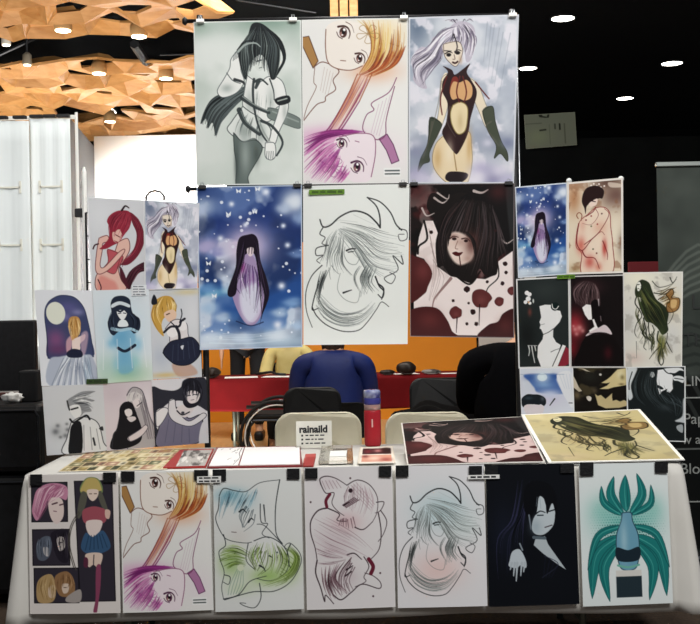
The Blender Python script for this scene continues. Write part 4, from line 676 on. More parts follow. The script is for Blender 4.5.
def art_banner(W):
    a = Art((0, 0, 85, 195), W, '#3a403c')
    a.ns('#565d57', 40, .5, .25, 3, .8); a.st('#737b73', [(0, 60), (20, 40), (45, 50), (85, 20)], [(0, 75), (22, 62), (50, 66), (85, 40)], 7, 1.6, .5, .8); a.st('#262b29', [(0, 95), (15, 80), (40, 95)], [(0, 110), (18, 100), (40, 112)], 5, 1.6, .6)
    a.p('#0e100f', [(24, 66), (30, 52), (60, 50), (70, 80), (40, 92), (26, 84)]); 
    a.p('#121414', [(0, 108), (85, 104), (85, 195), (0, 195)], sm=False, soft=4); a.ns('#343836', 26, .56, .1, 12, .0)
    a.st('#3a3e3c', [(0, 106), (12, 130)], [(20, 104), (40, 140)], 4, 2, .7); a.l('#8a8f8c', [(0, 143), (85, 143)], .6, .9, sm=False)
    return a

def art_board(W):
    a = Art((0, 0, 54, 33), W, '#6b7266'); a.g('#7c8a6c', 14, 22, 12, 8, .5)
    a.l('#4a5046', [(0, 9), (18, 9)], .8, .8); a.l('#2c312a', [(16, 16), (22, 15.6)], 1.6); a.l('#2c312a', [(32, 11), (32, 15)], 1.8, .7); a.l('#20241e', [(37, 11), (37, 16)], 1.8); a.l('#454b40', [(42, 11), (42, 30)], 1.4, .7); a.l('#4a5046', [(26, 11), (26, 30)], .8, .5)
    a.p('#23271f', [(15, 0), (20, 0), (19, 2), (24, 3), (25, 0), (27, 0), (26, 4), (22, 4), (16, 3)], sm=False); return a.border('#767d70', .8)

# ======================================================================= scene
import bpy, bmesh
from mathutils import Vector, Matrix
C = bpy.context.scene
COL = C.collection
F = 1072.0; ROLL = math.radians(1.1); CAM = Vector((0, 0, 1.33))
RIGHT = Vector((math.cos(ROLL), 0, -math.sin(ROLL))); UP = Vector((math.sin(ROLL), 0, math.cos(ROLL)))
cd = bpy.data.cameras.new('camera'); cam = bpy.data.objects.new('camera', cd); COL.objects.link(cam); C.camera = cam
cd.sensor_width = 36; cd.lens = 36*F/700; cd.clip_end = 100
m3 = Matrix((RIGHT, UP, Vector((0, -1, 0)))).transposed(); cam.matrix_world = Matrix.Translation(CAM) @ m3.to_4x4()

def ray(px, py): return RIGHT*((px-350)/F) + UP*((312-py)/F) + Vector((0, 1, 0))
def at(px, py, d): return CAM + ray(px, py)*d
def on_z(px, py, z): r = ray(px, py); return CAM + r*((z-CAM.z)/r.z)
def on_plane(px, py, p0, n): r = ray(px, py); return CAM + r*((p0-CAM).dot(n)/r.dot(n))

# ---------------------------------------------------------------- materials
MATS = {}
def lin(c):
    c = hx(c) if isinstance(c, str) else np.array(c, float)
    return np.where(c <= .04045, c/12.92, ((c+.055)/1.055)**2.4)
def mat(name, col, rough=.6, metal=0, spec=.4, noise=None, bump=0, scale=20, trans=0, emit=0, ior=1.45, sheen=0):
    if name in MATS: return MATS[name]
    m = bpy.data.materials.new(name); m.use_nodes = True; nt = m.node_tree; b = nt.nodes['Principled BSDF']
    c = lin(col); b.inputs['Base Color'].default_value = (*c, 1); b.inputs['Roughness'].default_value = rough
    b.inputs['Metallic'].default_value = metal; b.inputs['Specular IOR Level'].default_value = spec; b.inputs['IOR'].default_value = ior
    b.inputs['Transmission Weight'].default_value = trans; b.inputs['Sheen Weight'].default_value = sheen
    if emit: b.inputs['Emission Color'].default_value = (*c, 1); b.inputs['Emission Strength'].default_value = emit
    if noise or bump:
        tc = nt.nodes.new('ShaderNodeTexCoord'); n = nt.nodes.new('ShaderNodeTexNoise'); n.inputs['Scale'].default_value = scale; n.inputs['Detail'].default_value = 5
        nt.links.new(tc.outputs['Object'], n.inputs['Vector'])
        if noise:
            r = nt.nodes.new('ShaderNodeValToRGB'); r.color_ramp.elements[0].position = .35; r.color_ramp.elements[1].position = .65
            r.color_ramp.elements[0].color = (*lin(noise), 1); r.color_ramp.elements[1].color = (*c, 1)
            nt.links.new(n.outputs['Fac'], r.inputs['Fac']); nt.links.new(r.outputs['Color'], b.inputs['Base Color'])
        if bump:
            bp = nt.nodes.new('ShaderNodeBump'); bp.inputs['Strength'].default_value = bump; bp.inputs['Distance'].default_value = .01
            nt.links.new(n.outputs['Fac'], bp.inputs['Height']); nt.links.new(bp.outputs['Normal'], b.inputs['Normal'])
    MATS[name] = m; return m
def wood_mat(name, c1, c2, rough=.5, stretch=(1, 14, 14), scale=2.2):
    if name in MATS: return MATS[name]
    m = mat(name, c1, rough); nt = m.node_tree; b = nt.nodes['Principled BSDF']
    tc = nt.nodes.new('ShaderNodeTexCoord'); mp = nt.nodes.new('ShaderNodeMapping'); mp.inputs['Scale'].default_value = stretch
    n = nt.nodes.new('ShaderNodeTexNoise'); n.inputs['Scale'].default_value = scale; n.inputs['Detail'].default_value = 6; n.inputs['Distortion'].default_value = .6
    r = nt.nodes.new('ShaderNodeValToRGB'); r.color_ramp.elements[0].position = .3; r.color_ramp.elements[1].position = .7
    r.color_ramp.elements[0].color = (*lin(c2), 1); r.color_ramp.elements[1].color = (*lin(c1), 1)
    L = nt.links.new; L(tc.outputs['Object'], mp.inputs['Vector']); L(mp.outputs['Vector'], n.inputs['Vector']); L(n.outputs['Fac'], r.inputs['Fac']); L(r.outputs['Color'], b.inputs['Base Color'])
    return m
def print_mat(name='print', rough=.5):
    if name in MATS: return MATS[name]
    m = mat(name, '#ffffff', rough, spec=.12); nt = m.node_tree
    a = nt.nodes.new('ShaderNodeAttribute'); a.attribute_name = 'print'; nt.links.new(a.outputs['Color'], nt.nodes['Principled BSDF'].inputs['Base Color']); return m
PRINT = print_mat(); BLACK = mat('black_plastic', '#151517', .5, noise='#1c1c1f', scale=40)
METAL = mat('dark_metal', '#3a3c40', .35, .8); STEEL = mat('steel', '#b8bcc0', .3, .9); WHITE = mat('white_paper', '#eeeeeb', .6)
CHAIRW = mat('cream_plastic', '#d8d3be', .45, noise='#cfc9b2', scale=6); TAPE = mat('black_tape', '#121316', .55, bump=.3, scale=120)
INK = mat('dark_ink', '#24262a', .7)

# ---------------------------------------------------------------- mesh helpers
def link(name, bm, m=None, parent=None, smooth=False):
    me = bpy.data.meshes.new(name); bmesh.ops.recalc_face_normals(bm, faces=bm.faces[:]); bm.to_mesh(me); bm.free()
    o = bpy.data.objects.new(name, me); COL.objects.link(o)
    for x in (m if isinstance(m, (list, tuple)) else [m]):
        if x: me.materials.append(x)
    if smooth:
        for p in me.polygons: p.use_smooth = True
    if parent: o.parent = parent; o.matrix_parent_inverse = Matrix.Translation(-parent.location) if parent.type == 'EMPTY' and parent.parent is None else Matrix.Identity(4)
    return o
def tag(o, label, cat, group=None):
    o['label'] = label; o['category'] = cat
    if group: o['group'] = group
    return o
def thing(name, label, cat, loc=(0, 0, 0), group=None):
    o = bpy.data.objects.new(name, None); o.empty_display_size = .1; COL.objects.link(o); o.location = loc; return tag(o, label, cat, group)
def struct(o): o['kind'] = 'structure'; return o
def copy_thing(root, delta, label, group=None, rz=0):
    r = root.copy(); COL.objects.link(r); r.location = root.location + Vector(delta); r.rotation_euler.z += rz; r['label'] = label
    if group: r['group'] = group
    for ch in root.children:
        c = ch.copy(); COL.objects.link(c); c.parent = r; c.matrix_parent_inverse = ch.matrix_parent_inverse.copy()
        for g in ch.children:
            d = g.copy(); COL.objects.link(d); d.parent = c; d.matrix_parent_inverse = g.matrix_parent_inverse.copy()
    return r
def box(bm, lo, hi, bev=0, rot=None, org=None):
    r = bmesh.ops.create_cube(bm, size=1); v = r['verts']
    lo, hi = Vector(lo), Vector(hi); c = (lo+hi)/2; s = hi-lo
    for q in v: q.co = Vector((q.co.x*s.x, q.co.y*s.y, q.co.z*s.z)) + c
    if bev:
        es = list({e for q in v for e in q.link_edges}); g = bmesh.ops.bevel(bm, geom=es, offset=bev, segments=2, affect='EDGES', profile=.5)
        v = list({q for f in g['faces'] for q in f.verts} | {q for q in v if q.is_valid})
    if rot is not None:
        o = Vector(org) if org is not None else c
        for q in v: q.co = rot @ (q.co-o) + o
    return bm
def tube(bm, pts, r, seg=8, closed=False, cap=True):
    pts = [Vector(p) for p in pts]; n = len(pts); rings = []; up = None
    for i, p in enumerate(pts):
        a = pts[(i-1) % n] if (closed or i > 0) else p; b = pts[(i+1) % n] if (closed or i < n-1) else p
        t = (b-a).normalized()
        if up is None: up = Vector((0, 0, 1)) if abs(t.z) < .9 else Vector((1, 0, 0))
        u = (up-t*up.dot(t)).normalized(); w = t.cross(u); up = u
        rr = r[i] if isinstance(r, (list, tuple)) else r
        rings.append([bm.verts.new(p+u*math.cos(k*2*math.pi/seg)*rr+w*math.sin(k*2*math.pi/seg)*rr) for k in range(seg)])
    for i in range(n if closed else n-1):
        A, B = rings[i], rings[(i+1) % n]
        for k in range(seg): bm.faces.new((A[k], A[(k+1) % seg], B[(k+1) % seg], B[k]))
    if cap and not closed: bm.faces.new(rings[0][::-1]); bm.faces.new(rings[-1])
    return bm
def lathe(bm, prof, cx=0, cy=0, seg=24):
    rings = [[bm.verts.new((cx+r*math.cos(k*2*math.pi/seg), cy+r*math.sin(k*2*math.pi/seg), z)) for k in range(seg)] for r, z in prof]
    for A, B in zip(rings, rings[1:]):
        for k in range(seg): bm.faces.new((A[k], A[(k+1) % seg], B[(k+1) % seg], B[k]))
    bm.faces.new(rings[0][::-1]); bm.faces.new(rings[-1]); return bm
def prism(bm, P, axis, thick):
    # extrude the planar outline P (3-D points) along axis*thick
    A = [bm.verts.new(p) for p in P]; B = [bm.verts.new(Vector(p)+Vector(axis)*thick) for p in P]; n = len(P)
    bm.faces.new(A); bm.faces.new(B[::-1])
    for i in range(n): bm.faces.new((A[i], B[i], B[(i+1) % n], A[(i+1) % n]))
    return bm
def NB(): return bmesh.new()

def sheet(name, corners, art, parent=None, bulge=.0, thick=.0012, wob=.0, seed=1, back='#e9e9e6', curl=0.0):
    # a printed sheet: fine grid in front that carries the print, plain white rim and back
    I = art.sheet(); H, W = I.shape[:2]; TL, TR, BR, BL = [np.array(c) for c in corners]
    n = np.cross(TR-TL, BL-TL); n = n/np.linalg.norm(n)
    if n.dot(np.array(CAM)-TL) < 0: n = -n
    u, v = np.meshgrid(np.linspace(0, 1, W), np.linspace(0, 1, H)); rs = np.random.RandomState(seed); ph = rs.rand(4)*6.28
    off = bulge*np.sin(math.pi*u)*(1-v*.3) + wob*(np.sin(5*u+ph[0]+2*v)+np.sin(7*v+ph[1]))*.5 + curl*np.clip(v-.85, 0, 1)**2*44
    U, V = u[..., None], v[..., None]
    P = (TL*(1-U)+TR*U)*(1-V)+(BL*(1-U)+BR*U)*V + n*off[..., None]
    P = P.reshape(-1, 3); N = W*H
    idx = np.arange(N).reshape(H, W)
    quads = np.stack([idx[:-1, :-1], idx[1:, :-1], idx[1:, 1:], idx[:-1, 1:]], -1).reshape(-1, 4)
    ring = np.concatenate([idx[0, :-1], idx[:-1, -1], idx[-1, :0:-1], idx[:0:-1, 0]]); R = len(ring)
    E = P[ring]; Bk = P[ring] - n*thick
    g = 14; ii = np.linspace(0, W-1, g).round().astype(int); jj = np.linspace(0, H-1, g).round().astype(int)
    BG = P.reshape(H, W, 3)[jj][:, ii].reshape(-1, 3) - n*thick
    verts = np.concatenate([P, E, Bk, BG]); e0 = N; b0 = N+R; g0 = N+2*R
    k = np.arange(R); k2 = (k+1) % R
    rim = np.stack([e0+k, e0+k2, b0+k2, b0+k], -1)
    gi = g0+np.arange(g*g).reshape(g, g); bq = np.stack([gi[:-1, :-1], gi[:-1, 1:], gi[1:, 1:], gi[1:, :-1]], -1).reshape(-1, 4)
    me = bpy.data.meshes.new(name); Q = np.concatenate([quads, rim, bq]); nq = len(Q)
    loops = Q.ravel()
    me.vertices.add(len(verts)); me.vertices.foreach_set('co', verts.astype(np.float32).ravel())
    me.loops.add(len(loops)); me.loops.foreach_set('vertex_index', loops.astype(np.int32))
    me.polygons.add(nq); me.polygons.foreach_set('loop_start', (np.arange(nq)*4).astype(np.int32))
    sm = np.zeros(nq, bool); sm[:len(quads)] = True; me.polygons.foreach_set('use_smooth', sm)
    me.update(calc_edges=True); me.validate()
    ca = me.color_attributes.new('print', 'FLOAT_COLOR', 'POINT')
    cl = np.ones((len(verts), 4), np.float32); cl[:N, :3] = lin(I.reshape(-1, 3)); cl[N:, :3] = lin(back); ca.data.foreach_set('color', cl.ravel())
    me.materials.append(PRINT); o = bpy.data.objects.new(name, me); COL.objects.link(o)
    if parent: o.parent = parent; o.matrix_parent_inverse = Matrix.Translation(-parent.location)
    return o
def letters(name, text, loc, size, m, parent, rot=None, bold=0, align='LEFT', ext=.0006, sx=1):
    cu = bpy.data.curves.new(name, 'FONT'); cu.body = text; cu.size = size; cu.extrude = ext; cu.offset = bold; cu.align_x = align; cu.resolution_u = 4
    t = bpy.data.objects.new(name, cu); COL.objects.link(t); bpy.context.view_layer.update()
    me = bpy.data.meshes.new_from_object(t.evaluated_get(bpy.context.evaluated_depsgraph_get())); bpy.data.objects.remove(t); me.materials.clear(); me.materials.append(m)
    M = Matrix.Translation(loc) @ (rot or Matrix.Rotation(math.pi/2, 4, 'X')) @ Matrix.Diagonal((sx, 1, 1, 1)); me.transform(M)
    o = bpy.data.objects.new(name, me); COL.objects.link(o); o.parent = parent; o.matrix_parent_inverse = Matrix.Translation(-parent.location); return o
def bake(o):
    bpy.context.view_layer.update(); me = bpy.data.meshes.new_from_object(o.evaluated_get(bpy.context.evaluated_depsgraph_get())); o.modifiers.clear(); o.data = me
    for p in me.polygons: p.use_smooth = True
    return o
def skin(name, nodes, edges, m, parent, sub=2, root=0):
    me = bpy.data.meshes.new(name); me.from_pydata([n[:3] for n in nodes], edges, []); o = bpy.data.objects.new(name, me); COL.objects.link(o)
    sk = o.modifiers.new('s', 'SKIN'); sk.use_smooth_shade = True
    for i, n in enumerate(nodes):
        d = me.skin_vertices[0].data[i]; d.radius = (n[3], n[4] if len(n) > 4 else n[3]); d.use_root = i == root
    s = o.modifiers.new('b', 'SUBSURF'); s.levels = s.render_levels = sub
    bake(o); o.data.materials.clear(); o.data.materials.append(m); o.parent = parent; o.matrix_parent_inverse = Matrix.Translation(-parent.location); return o

# ---------------------------------------------------------------- the setting
def quadm(name, P, m, thick=.05, axis=(0, 0, -1)): return struct(link(name, prism(NB(), [Vector(p) for p in P], axis, thick), m))
CARPET = mat('dark_carpet', '#4a3c30', .95, noise='#3a2f27', bump=.4, scale=60); PALE = wood_mat('pale_floor', '#d9b687', '#caa373', .35, (6, 1, 1), 3)
quadm('floor', [(-9, -3, 0), (9, -3, 0), (9, 7.6, 0), (-9, 7.6, 0)], CARPET)
quadm('floor_far', [(-9, 7.6, 0), (9, 7.6, 0), (9, 24, 0), (-9, 24, 0)], PALE)
CEIL = mat('black_ceiling', '#090b0e', .95, spec=.1); DRAPE = mat('black_wall', '#0a0c0d', .95, spec=.1, noise='#0e1112', scale=3)
quadm('ceiling', [(-9, 4, 5.2), (9, 4, 5.2), (9, 24, 5.2), (-9, 24, 5.2)], CEIL, .1, (0, 0, 1))
WALLW = mat('white_wall', '#f2f2ee', .7); GREY = mat('grey_wall', '#68686a', .85)
quadm('wall_back', [(-3.96, 16.8, 0), (-1.9, 16.8, 0), (-1.9, 16.8, 4.16), (-3.96, 16.8, 4.16)], WALLW, .1, (0, 1, 0))
quadm('wall_left', [(-3.68, 14.2, 0), (-3.96, 16.8, 0), (-3.96, 16.8, 4.0), (-3.68, 14.2, 4.0)], GREY, .1, (-1, 0, 0))
quadm('wall_far', [(-9, 23.5, 0), (9, 23.5, 0), (9, 23.5, 5.2), (-9, 23.5, 5.2)], DRAPE, .1, (0, 1, 0))
quadm('wall_right', [(1.75, 14.05, 0), (6.5, 14.05, 0), (6.5, 14.05, 3.55), (1.75, 14.05, 3.55)], DRAPE, .1, (0, 1, 0))
ORANGE = mat('orange_wall', '#e08f1c', .5, noise='#d98716', scale=1.5)
quadm('wall_orange', [(-2.6, 13.2, 0), (1.55, 13.2, 0), (1.55, 13.2, 2.2), (-2.6, 13.2, 2.2)], ORANGE, .08, (0, 1, 0))
quadm('wall_white', [(1.58, 13.2, 0), (2.3, 13.2, 0), (2.3, 13.2, 2.2), (1.58, 13.2, 2.2)], mat('pale_wall', '#c9c6c4', .7), .08, (0, 1, 0))

# faceted timber canopies below the black ceiling
WOOD = wood_mat('canopy_timber', '#b98c58', '#a0713e', .5, (2, 2, 8), 2.5)
def canopy(label, y0, y1, z, seed, s=.34, xr=.135, xl=-6.4, skip=()):
    rs = random.Random(seed); bm = NB(); V = {}
    def vert(k, p):
        if k not in V: V[k] = bm.verts.new((p[0]+rs.uniform(-.3, .3)*s, p[1]+rs.uniform(-.3, .3)*s, z+rs.uniform(-.08, .08)))
        return V[k]
    dx, dy = s*math.sqrt(3), s*1.5
    for j in range(int((y1-y0)/dy)+1):
        for i in range(int(8/dx)+1):
            cx = xl+i*dx+(j % 2)*dx/2; cy = y0+j*dy
            if cx > -xr*cy or any(a < cx < b and c < cy < d for a, b, c, d in skip): continue
            ring = []
            for k in range(6):
                x = cx+s*math.cos(math.pi/6+k*math.pi/3); y = cy+s*math.sin(math.pi/6+k*math.pi/3); ring.append(vert((round(x, 2), round(y, 2)), (x, y)))
            f = rs.choice((.3, .45, .6, .7)); h = rs.uniform(.03, .13); ox, oy = rs.uniform(-.12, .12)*s, rs.uniform(-.1, .1)*s; tilt = rs.uniform(-.25, .25)
            inner = [bm.verts.new((cx+ox+(q.co.x-cx)*f, cy+oy+(q.co.y-cy)*f, z+h+tilt*(q.co.x-cx)*f+rs.uniform(-.02, .02))) for q in ring]
            for k in range(6):
                bm.faces.new((ring[k], ring[(k+1) % 6], inner[(k+1) % 6])); bm.faces.new((ring[k], inner[(k+1) % 6], inner[k]))
            if rs.random() < .25: bm.faces.new(inner)
    o = link('ceiling_canopy', bm, WOOD); md = o.modifiers.new('t', 'SOLIDIFY'); md.thickness = .03; md.offset = 1; return tag(o, label, 'ceiling panel', 'timber ceiling canopies')
canopy('faceted timber canopy nearer the booth, cut by the top edge of the photo', 7.6, 10.9, 4.2, 3)
canopy('faceted timber canopy reaching back above the bright white wall', 12.4, 17.6, 4.2, 8, skip=((-6.5, -4.3, 13.0, 13.9), (-4.15, -3.0, 14.9, 15.8)))
def strut(name, label, pts, r=.03): return tag(link(name, tube(NB(), pts, r, 6), METAL), label, 'ceiling bar')
strut('ceiling_bar', 'grey bar rising to the right across the dark gap between the timber canopies', [at(-6, 57, 12.1), at(44, 34, 12.1)], .02)
strut('ceiling_bar', 'slanted dark grey bar right of the point of the nearer timber canopy', [at(134, 44, 11.6), at(146, 62, 12.2)], .05)
strut('ceiling_bar', 'thin pale bar in the dark gap beside the top left of the ponytail print', [at(160, 55, 11.8), at(200, 54, 11.8)], .008)
strut('ceiling_bar', 'thin grey bar sloping down above the ponytail print', [at(236, 0, 11.8), at(316, 13, 11.8)], .008)
o = link('ceiling_beam', NB(), [WOOD]); bmx = NB()
for k in range(3):
    a = at(330+9.6*k, 0, 11.5); box(bmx, (a.x, 11.4-.1*k, 3.2), (a.x+.088, 11.9, 5.18), .006)
bmx.to_mesh(o.data); bmx.free(); tag(o, 'upright ribbed timber post seen just above the pastel two-face hanging print', 'timber post')

GLOW = mat('lamp_glow', '#fff8ea', .5, emit=14); GLOWW = mat('warm_glow', '#fff0cc', .5, emit=9)
def disc_light(label, px, py, r, zc, glow=GLOW):
    p = on_z(px, py, zc-.012); t = thing('ceiling_downlight', label, 'ceiling light', (p.x, p.y, zc-.02), 'round ceiling downlights')
    link('trim_ring', tube(NB(), [(p.x+r*math.cos(k*.2618), p.y+r*math.sin(k*.2618), zc-.012) for k in range(24)], .014, 6, True), METAL, t, True)
    link('lens', lathe(NB(), [(r, zc-.012), (r*.98, zc-.02), (r*.5, zc-.024)], p.x, p.y, 20), glow, t); return p
DL = [disc_light(l, x, y, r, 5.2) for l, x, y, r in (('large bright round downlight right of the silver-haired hanging print', 563, 18, .16), ('round downlight close beside the edge of the silver-haired hanging print', 528, 68, .15), ('round downlight farthest to the right in the black ceiling', 672, 63, .17), ('small low round downlight above the empty black wall', 625, 98, .16))]
def spot(label, px, py, r=.075):
    p = on_z(px, py, 4.15); t = thing('canopy_spotlight', label, 'spotlight', (p.x, p.y, 4.15), 'spotlights set in the timber canopies')
    link('housing', lathe(NB(), [(r*1.1, 4.157), (r*1.2, 4.165), (r*1.2, 4.25), (r*.8, 4.32)], p.x, p.y, 16), mat('lamp_tan', '#b59468', .6), t, True); link('lens', lathe(NB(), [(r, 4.148), (r, 4.157)], p.x, p.y, 16), GLOWW, t)
for l, x, y in (('glowing spotlight near the front edge of the nearer timber canopy, left', 63, 31), ('glowing spotlight by the point of the nearer timber canopy', 139, 37), ('glowing spotlight in the middle of the farther timber canopy', 99, 74), ('glowing spotlight in the farther timber canopy beside the ponytail print', 166, 79), ('glowing spotlight low in the farther timber canopy above the white wall', 110, 122)): spot(l, x, y)
def pendant(label, px, py, d, r, h, m):
    p = at(px, py, d); t = thing('pendant_lamp', label, 'pendant lamp', (p.x, d, p.z-h), 'cylinder lamps in the ceiling gap')
    link('shade', lathe(NB(), [(r*.9, p.z-h), (r, p.z-h+.01), (r, p.z), (r*.4, p.z+.03)], p.x, d, 16), m, t, True); link('hanger', tube(NB(), [(p.x, d, p.z), (p.x, d, 5.2)], .012), METAL, t); link('bulb', lathe(NB(), [(r*.8, p.z-h-.006), (r*.8, p.z-h+.004)], p.x, d, 16), GLOWW, t)
CYL = mat('lamp_white', '#d9d6cf', .5)
pendant('white cylinder lamp hanging at the left edge of the dark ceiling gap', 6, 33, 11.6, .05, .13, CYL)
pendant('grey cylinder lamp hanging just above the farther timber canopy', 27, 55, 11.9, .05, .11, mat('lamp_grey', '#8d8578', .5))
def panel(label, px, py, w, l):
    p = on_z(px, py, 5.1); t = thing('ceiling_panel_light', label, 'panel light', (p.x, p.y, 5.1), 'panel lights above the timber canopy')
    link('frame', box(NB(), (p.x-w/2-.03, p.y-l/2-.03, 5.1), (p.x+w/2+.03, p.y+l/2+.03, 5.2)), METAL, t); link('diffuser', box(NB(), (p.x-w/2, p.y-l/2, 5.085), (p.x+w/2, p.y+l/2, 5.1)), GLOW, t)
panel('square panel light seen through the small left opening of the timber canopy', 14, 81, .18, .5); panel('long panel light seen through the right opening of the timber canopy', 102, 110, .4, .5)

# ---------------------------------------------------------------- left background
SHEET = mat('white_fabric', '#e6ecec', .85, noise='#e1e7e6', scale=2)
def curtain(label, px0, px1, py0, py1, d, seed):
    A, B = at(px0, py0, d), at(px1, py0, d); zb = at((px0+px1)/2, py1, d).z; bm = NB(); n = 26; mrows = 12; rs = random.Random(seed); G = []
    t = thing('hanging_sheet', label, 'fabric sheet', ((A.x+B.x)/2, d, zb), 'white fabric sheets of the far booth')
    for j in range(mrows+1):
        f = j/mrows; G.append([bm.verts.new((A.x+(B.x-A.x)*i/n, d+.004*math.sin(i*.7+seed)+.002*math.sin(i*2.3+j*.4), A.z+(B.z-A.z)*i/n*(1-f)+(zb-A.z)*f)) for i in range(n+1)])
    for j in range(mrows):
        for i in range(n): bm.faces.new((G[j][i], G[j][i+1], G[j+1][i+1], G[j+1][i]))
    o = link('fabric', bm, SHEET, t, True); o.modifiers.new('t', 'SOLIDIFY').thickness = .004
    for k in range(3 if px1-px0 < 50 else 4):
        x = A.x+(B.x-A.x)*(k+.5)/(3 if px1-px0 < 50 else 4); link('loop', box(NB(), (x-.042, d-.022, A.z+.006), (x+.042, d+.022, A.z+.026), .004), BLACK, t)
    for fz in (.27, .5): 
        for fx in ((.25, .72) if px1-px0 > 50 else (.5,)): x = A.x+(B.x-A.x)*fx; z = A.z+(zb-A.z)*fz; bm = NB(); box(bm, (x-.07, d-.012, z-.006), (x+.07, d-.008, z+.006)); box(bm, (x-.08, d-.012, z-.04), (x-.064, d-.008, z+.04)); box(bm, (x+.064, d-.012, z-.04), (x+.08, d-.008, z+.04)); link('strap', bm, mat('sheet_strap', '#e0dfd3', .8), t)
curtain('wide white fabric sheet hanging at the left edge of the photo', -45, 29, 121, 371, 7.0, 1)
curtain('narrow white fabric sheet hanging next to the thin white pole', 29.6, 70, 119, 371, 7.05, 4)
p = at(-60, 117, 7.03); q = at(72, 115, 7.03)
t = thing('booth_frame', 'white pipe frame carrying the white fabric sheets', 'pipe frame', (q.x, 7.03, 0)); WP = mat('white_pipe', '#e4e4e0', .4)
link('rail', tube(NB(), [(p.x, 7.1, p.z-.004), (q.x+.01, 7.1, q.z+.0)], .014), WP, t); link('post', tube(NB(), [(q.x+.01, 7.1, 0), (q.x+.01, 7.1, q.z+.03)], .011), WP, t)
link('clamp', box(NB(), (q.x-.01, 7.08, 1.99), (q.x+.05, 7.14, 2.05), .008), BLACK, t); link('post', tube(NB(), [(p.x, 7.1, 0), (p.x, 7.1, p.z)], .018), WP, t)
p = at(84, 172, 6.4); tag(link('white_pole', tube(NB(), [(p.x, 6.4, 0), (p.x, 6.4, p.z), (p.x, 6.4, p.z+.03)], [.014, .014, .006]), WP), 'thin white pole standing in front of the grey wall', 'pole')
p = at(155, 192, 12); t = thing('arc_handle', 'black handle-shaped arc rising over the white wall behind the left wing', 'lamp', (p.x, 12, 0))
link('arm', tube(NB(), [(p.x-.1, 12, 0), (p.x-.1, 12, p.z-.05), (p.x-.06, 12, p.z), (p.x, 12, p.z+.015), (p.x+.06, 12, p.z), (p.x+.1, 12, p.z-.05), (p.x+.1, 12, p.z-.1)], .014), BLACK, t, True); link('base', lathe(NB(), [(.14, 0), (.14, .02), (.03, .03)], p.x-.1, 12), BLACK, t)  # handle-shaped black arc on an upright with a round base
# black flight case in the lower left with things on it
t = thing('flight_case', 'large black equipment case standing left of the table', 'equipment case', (-1.95, 5.3, 0)); CASE = mat('black_case', '#111214', .55, noise='#17181b', scale=30)
link('body', box(NB(), (-2.9, 4.95, .05), (-1.43, 5.6, .60), .03), CASE, t); link('lid', box(NB(), (-2.9, 4.95, .615), (-1.43, 5.6, .93), .03), CASE, t)
for z0, z1 in ((.075, .575), (.635, .905)): link('edge_trim', tube(NB(), [(-1.455, 4.944, z0), (-1.445, 4.944, z0+.03), (-1.445, 4.944, z1-.03), (-1.465, 4.944, z1), (-2.5, 4.944, z1)], .006), METAL, t)
for x in (-2.7, -1.6):
    for y in (5.05, 5.5): link('foot', lathe(NB(), [(.03, 0), (.035, .05)], x, y, 12), BLACK, t)
p = at(31, 395, 5.15); tag(link('speaker_box', box(NB(), (p.x-.045, 5.1, .93), (p.x+.045, 5.2, .93+.15), .008), mat('soft_black', '#1b1c1e', .7)), 'small upright black box on the equipment case', 'box')
p = at(12, 396, 5.05); bm = NB(); rs = random.Random(4); bmesh.ops.create_icosphere(bm, subdivisions=3, radius=1)
for v in bm.verts: k = 1+.35*(math.sin(v.co.x*5+2)*math.cos(v.co.y*7)+.3*rs.uniform(-1, 1)); v.co = Vector((p.x+v.co.x*.045*k, 5.06+v.co.y*.03*k, .957+v.co.z*.022*k))
tag(link('crumpled_tissue', bm, WHITE, None, True), 'crumpled white tissue on the equipment case', 'tissue')
t = thing('document_tray', 'grey tray on the equipment case behind the white tissue', 'tray', (-1.72, 5.4, .93)); link('tray', box(NB(), (-1.95, 5.3, .93), (-1.52, 5.56, .955), .005), mat('grey_tray', '#8a8683', .6), t); link('strap', box(NB(), (-1.8, 5.285, .94), (-1.62, 5.3, .965), .003), mat('red_brown', '#5a3430', .6), t)
o = link('monitor', box(NB(), (-2.4, 5.75, .6), (-1.69, 5.8, 1.32), .01), BLACK); o.name = 'monitor'
t = thing('dark_screen', 'dark screen edge at the left border below the fabric sheet', 'screen', (-2.0, 5.78, 0)); o.parent = t; o.matrix_parent_inverse = Matrix.Translation(-t.location); o.name = 'screen_panel'
link('stand', box(NB(), (-2.1, 5.76, 0), (-1.95, 5.79, .62)), METAL, t)

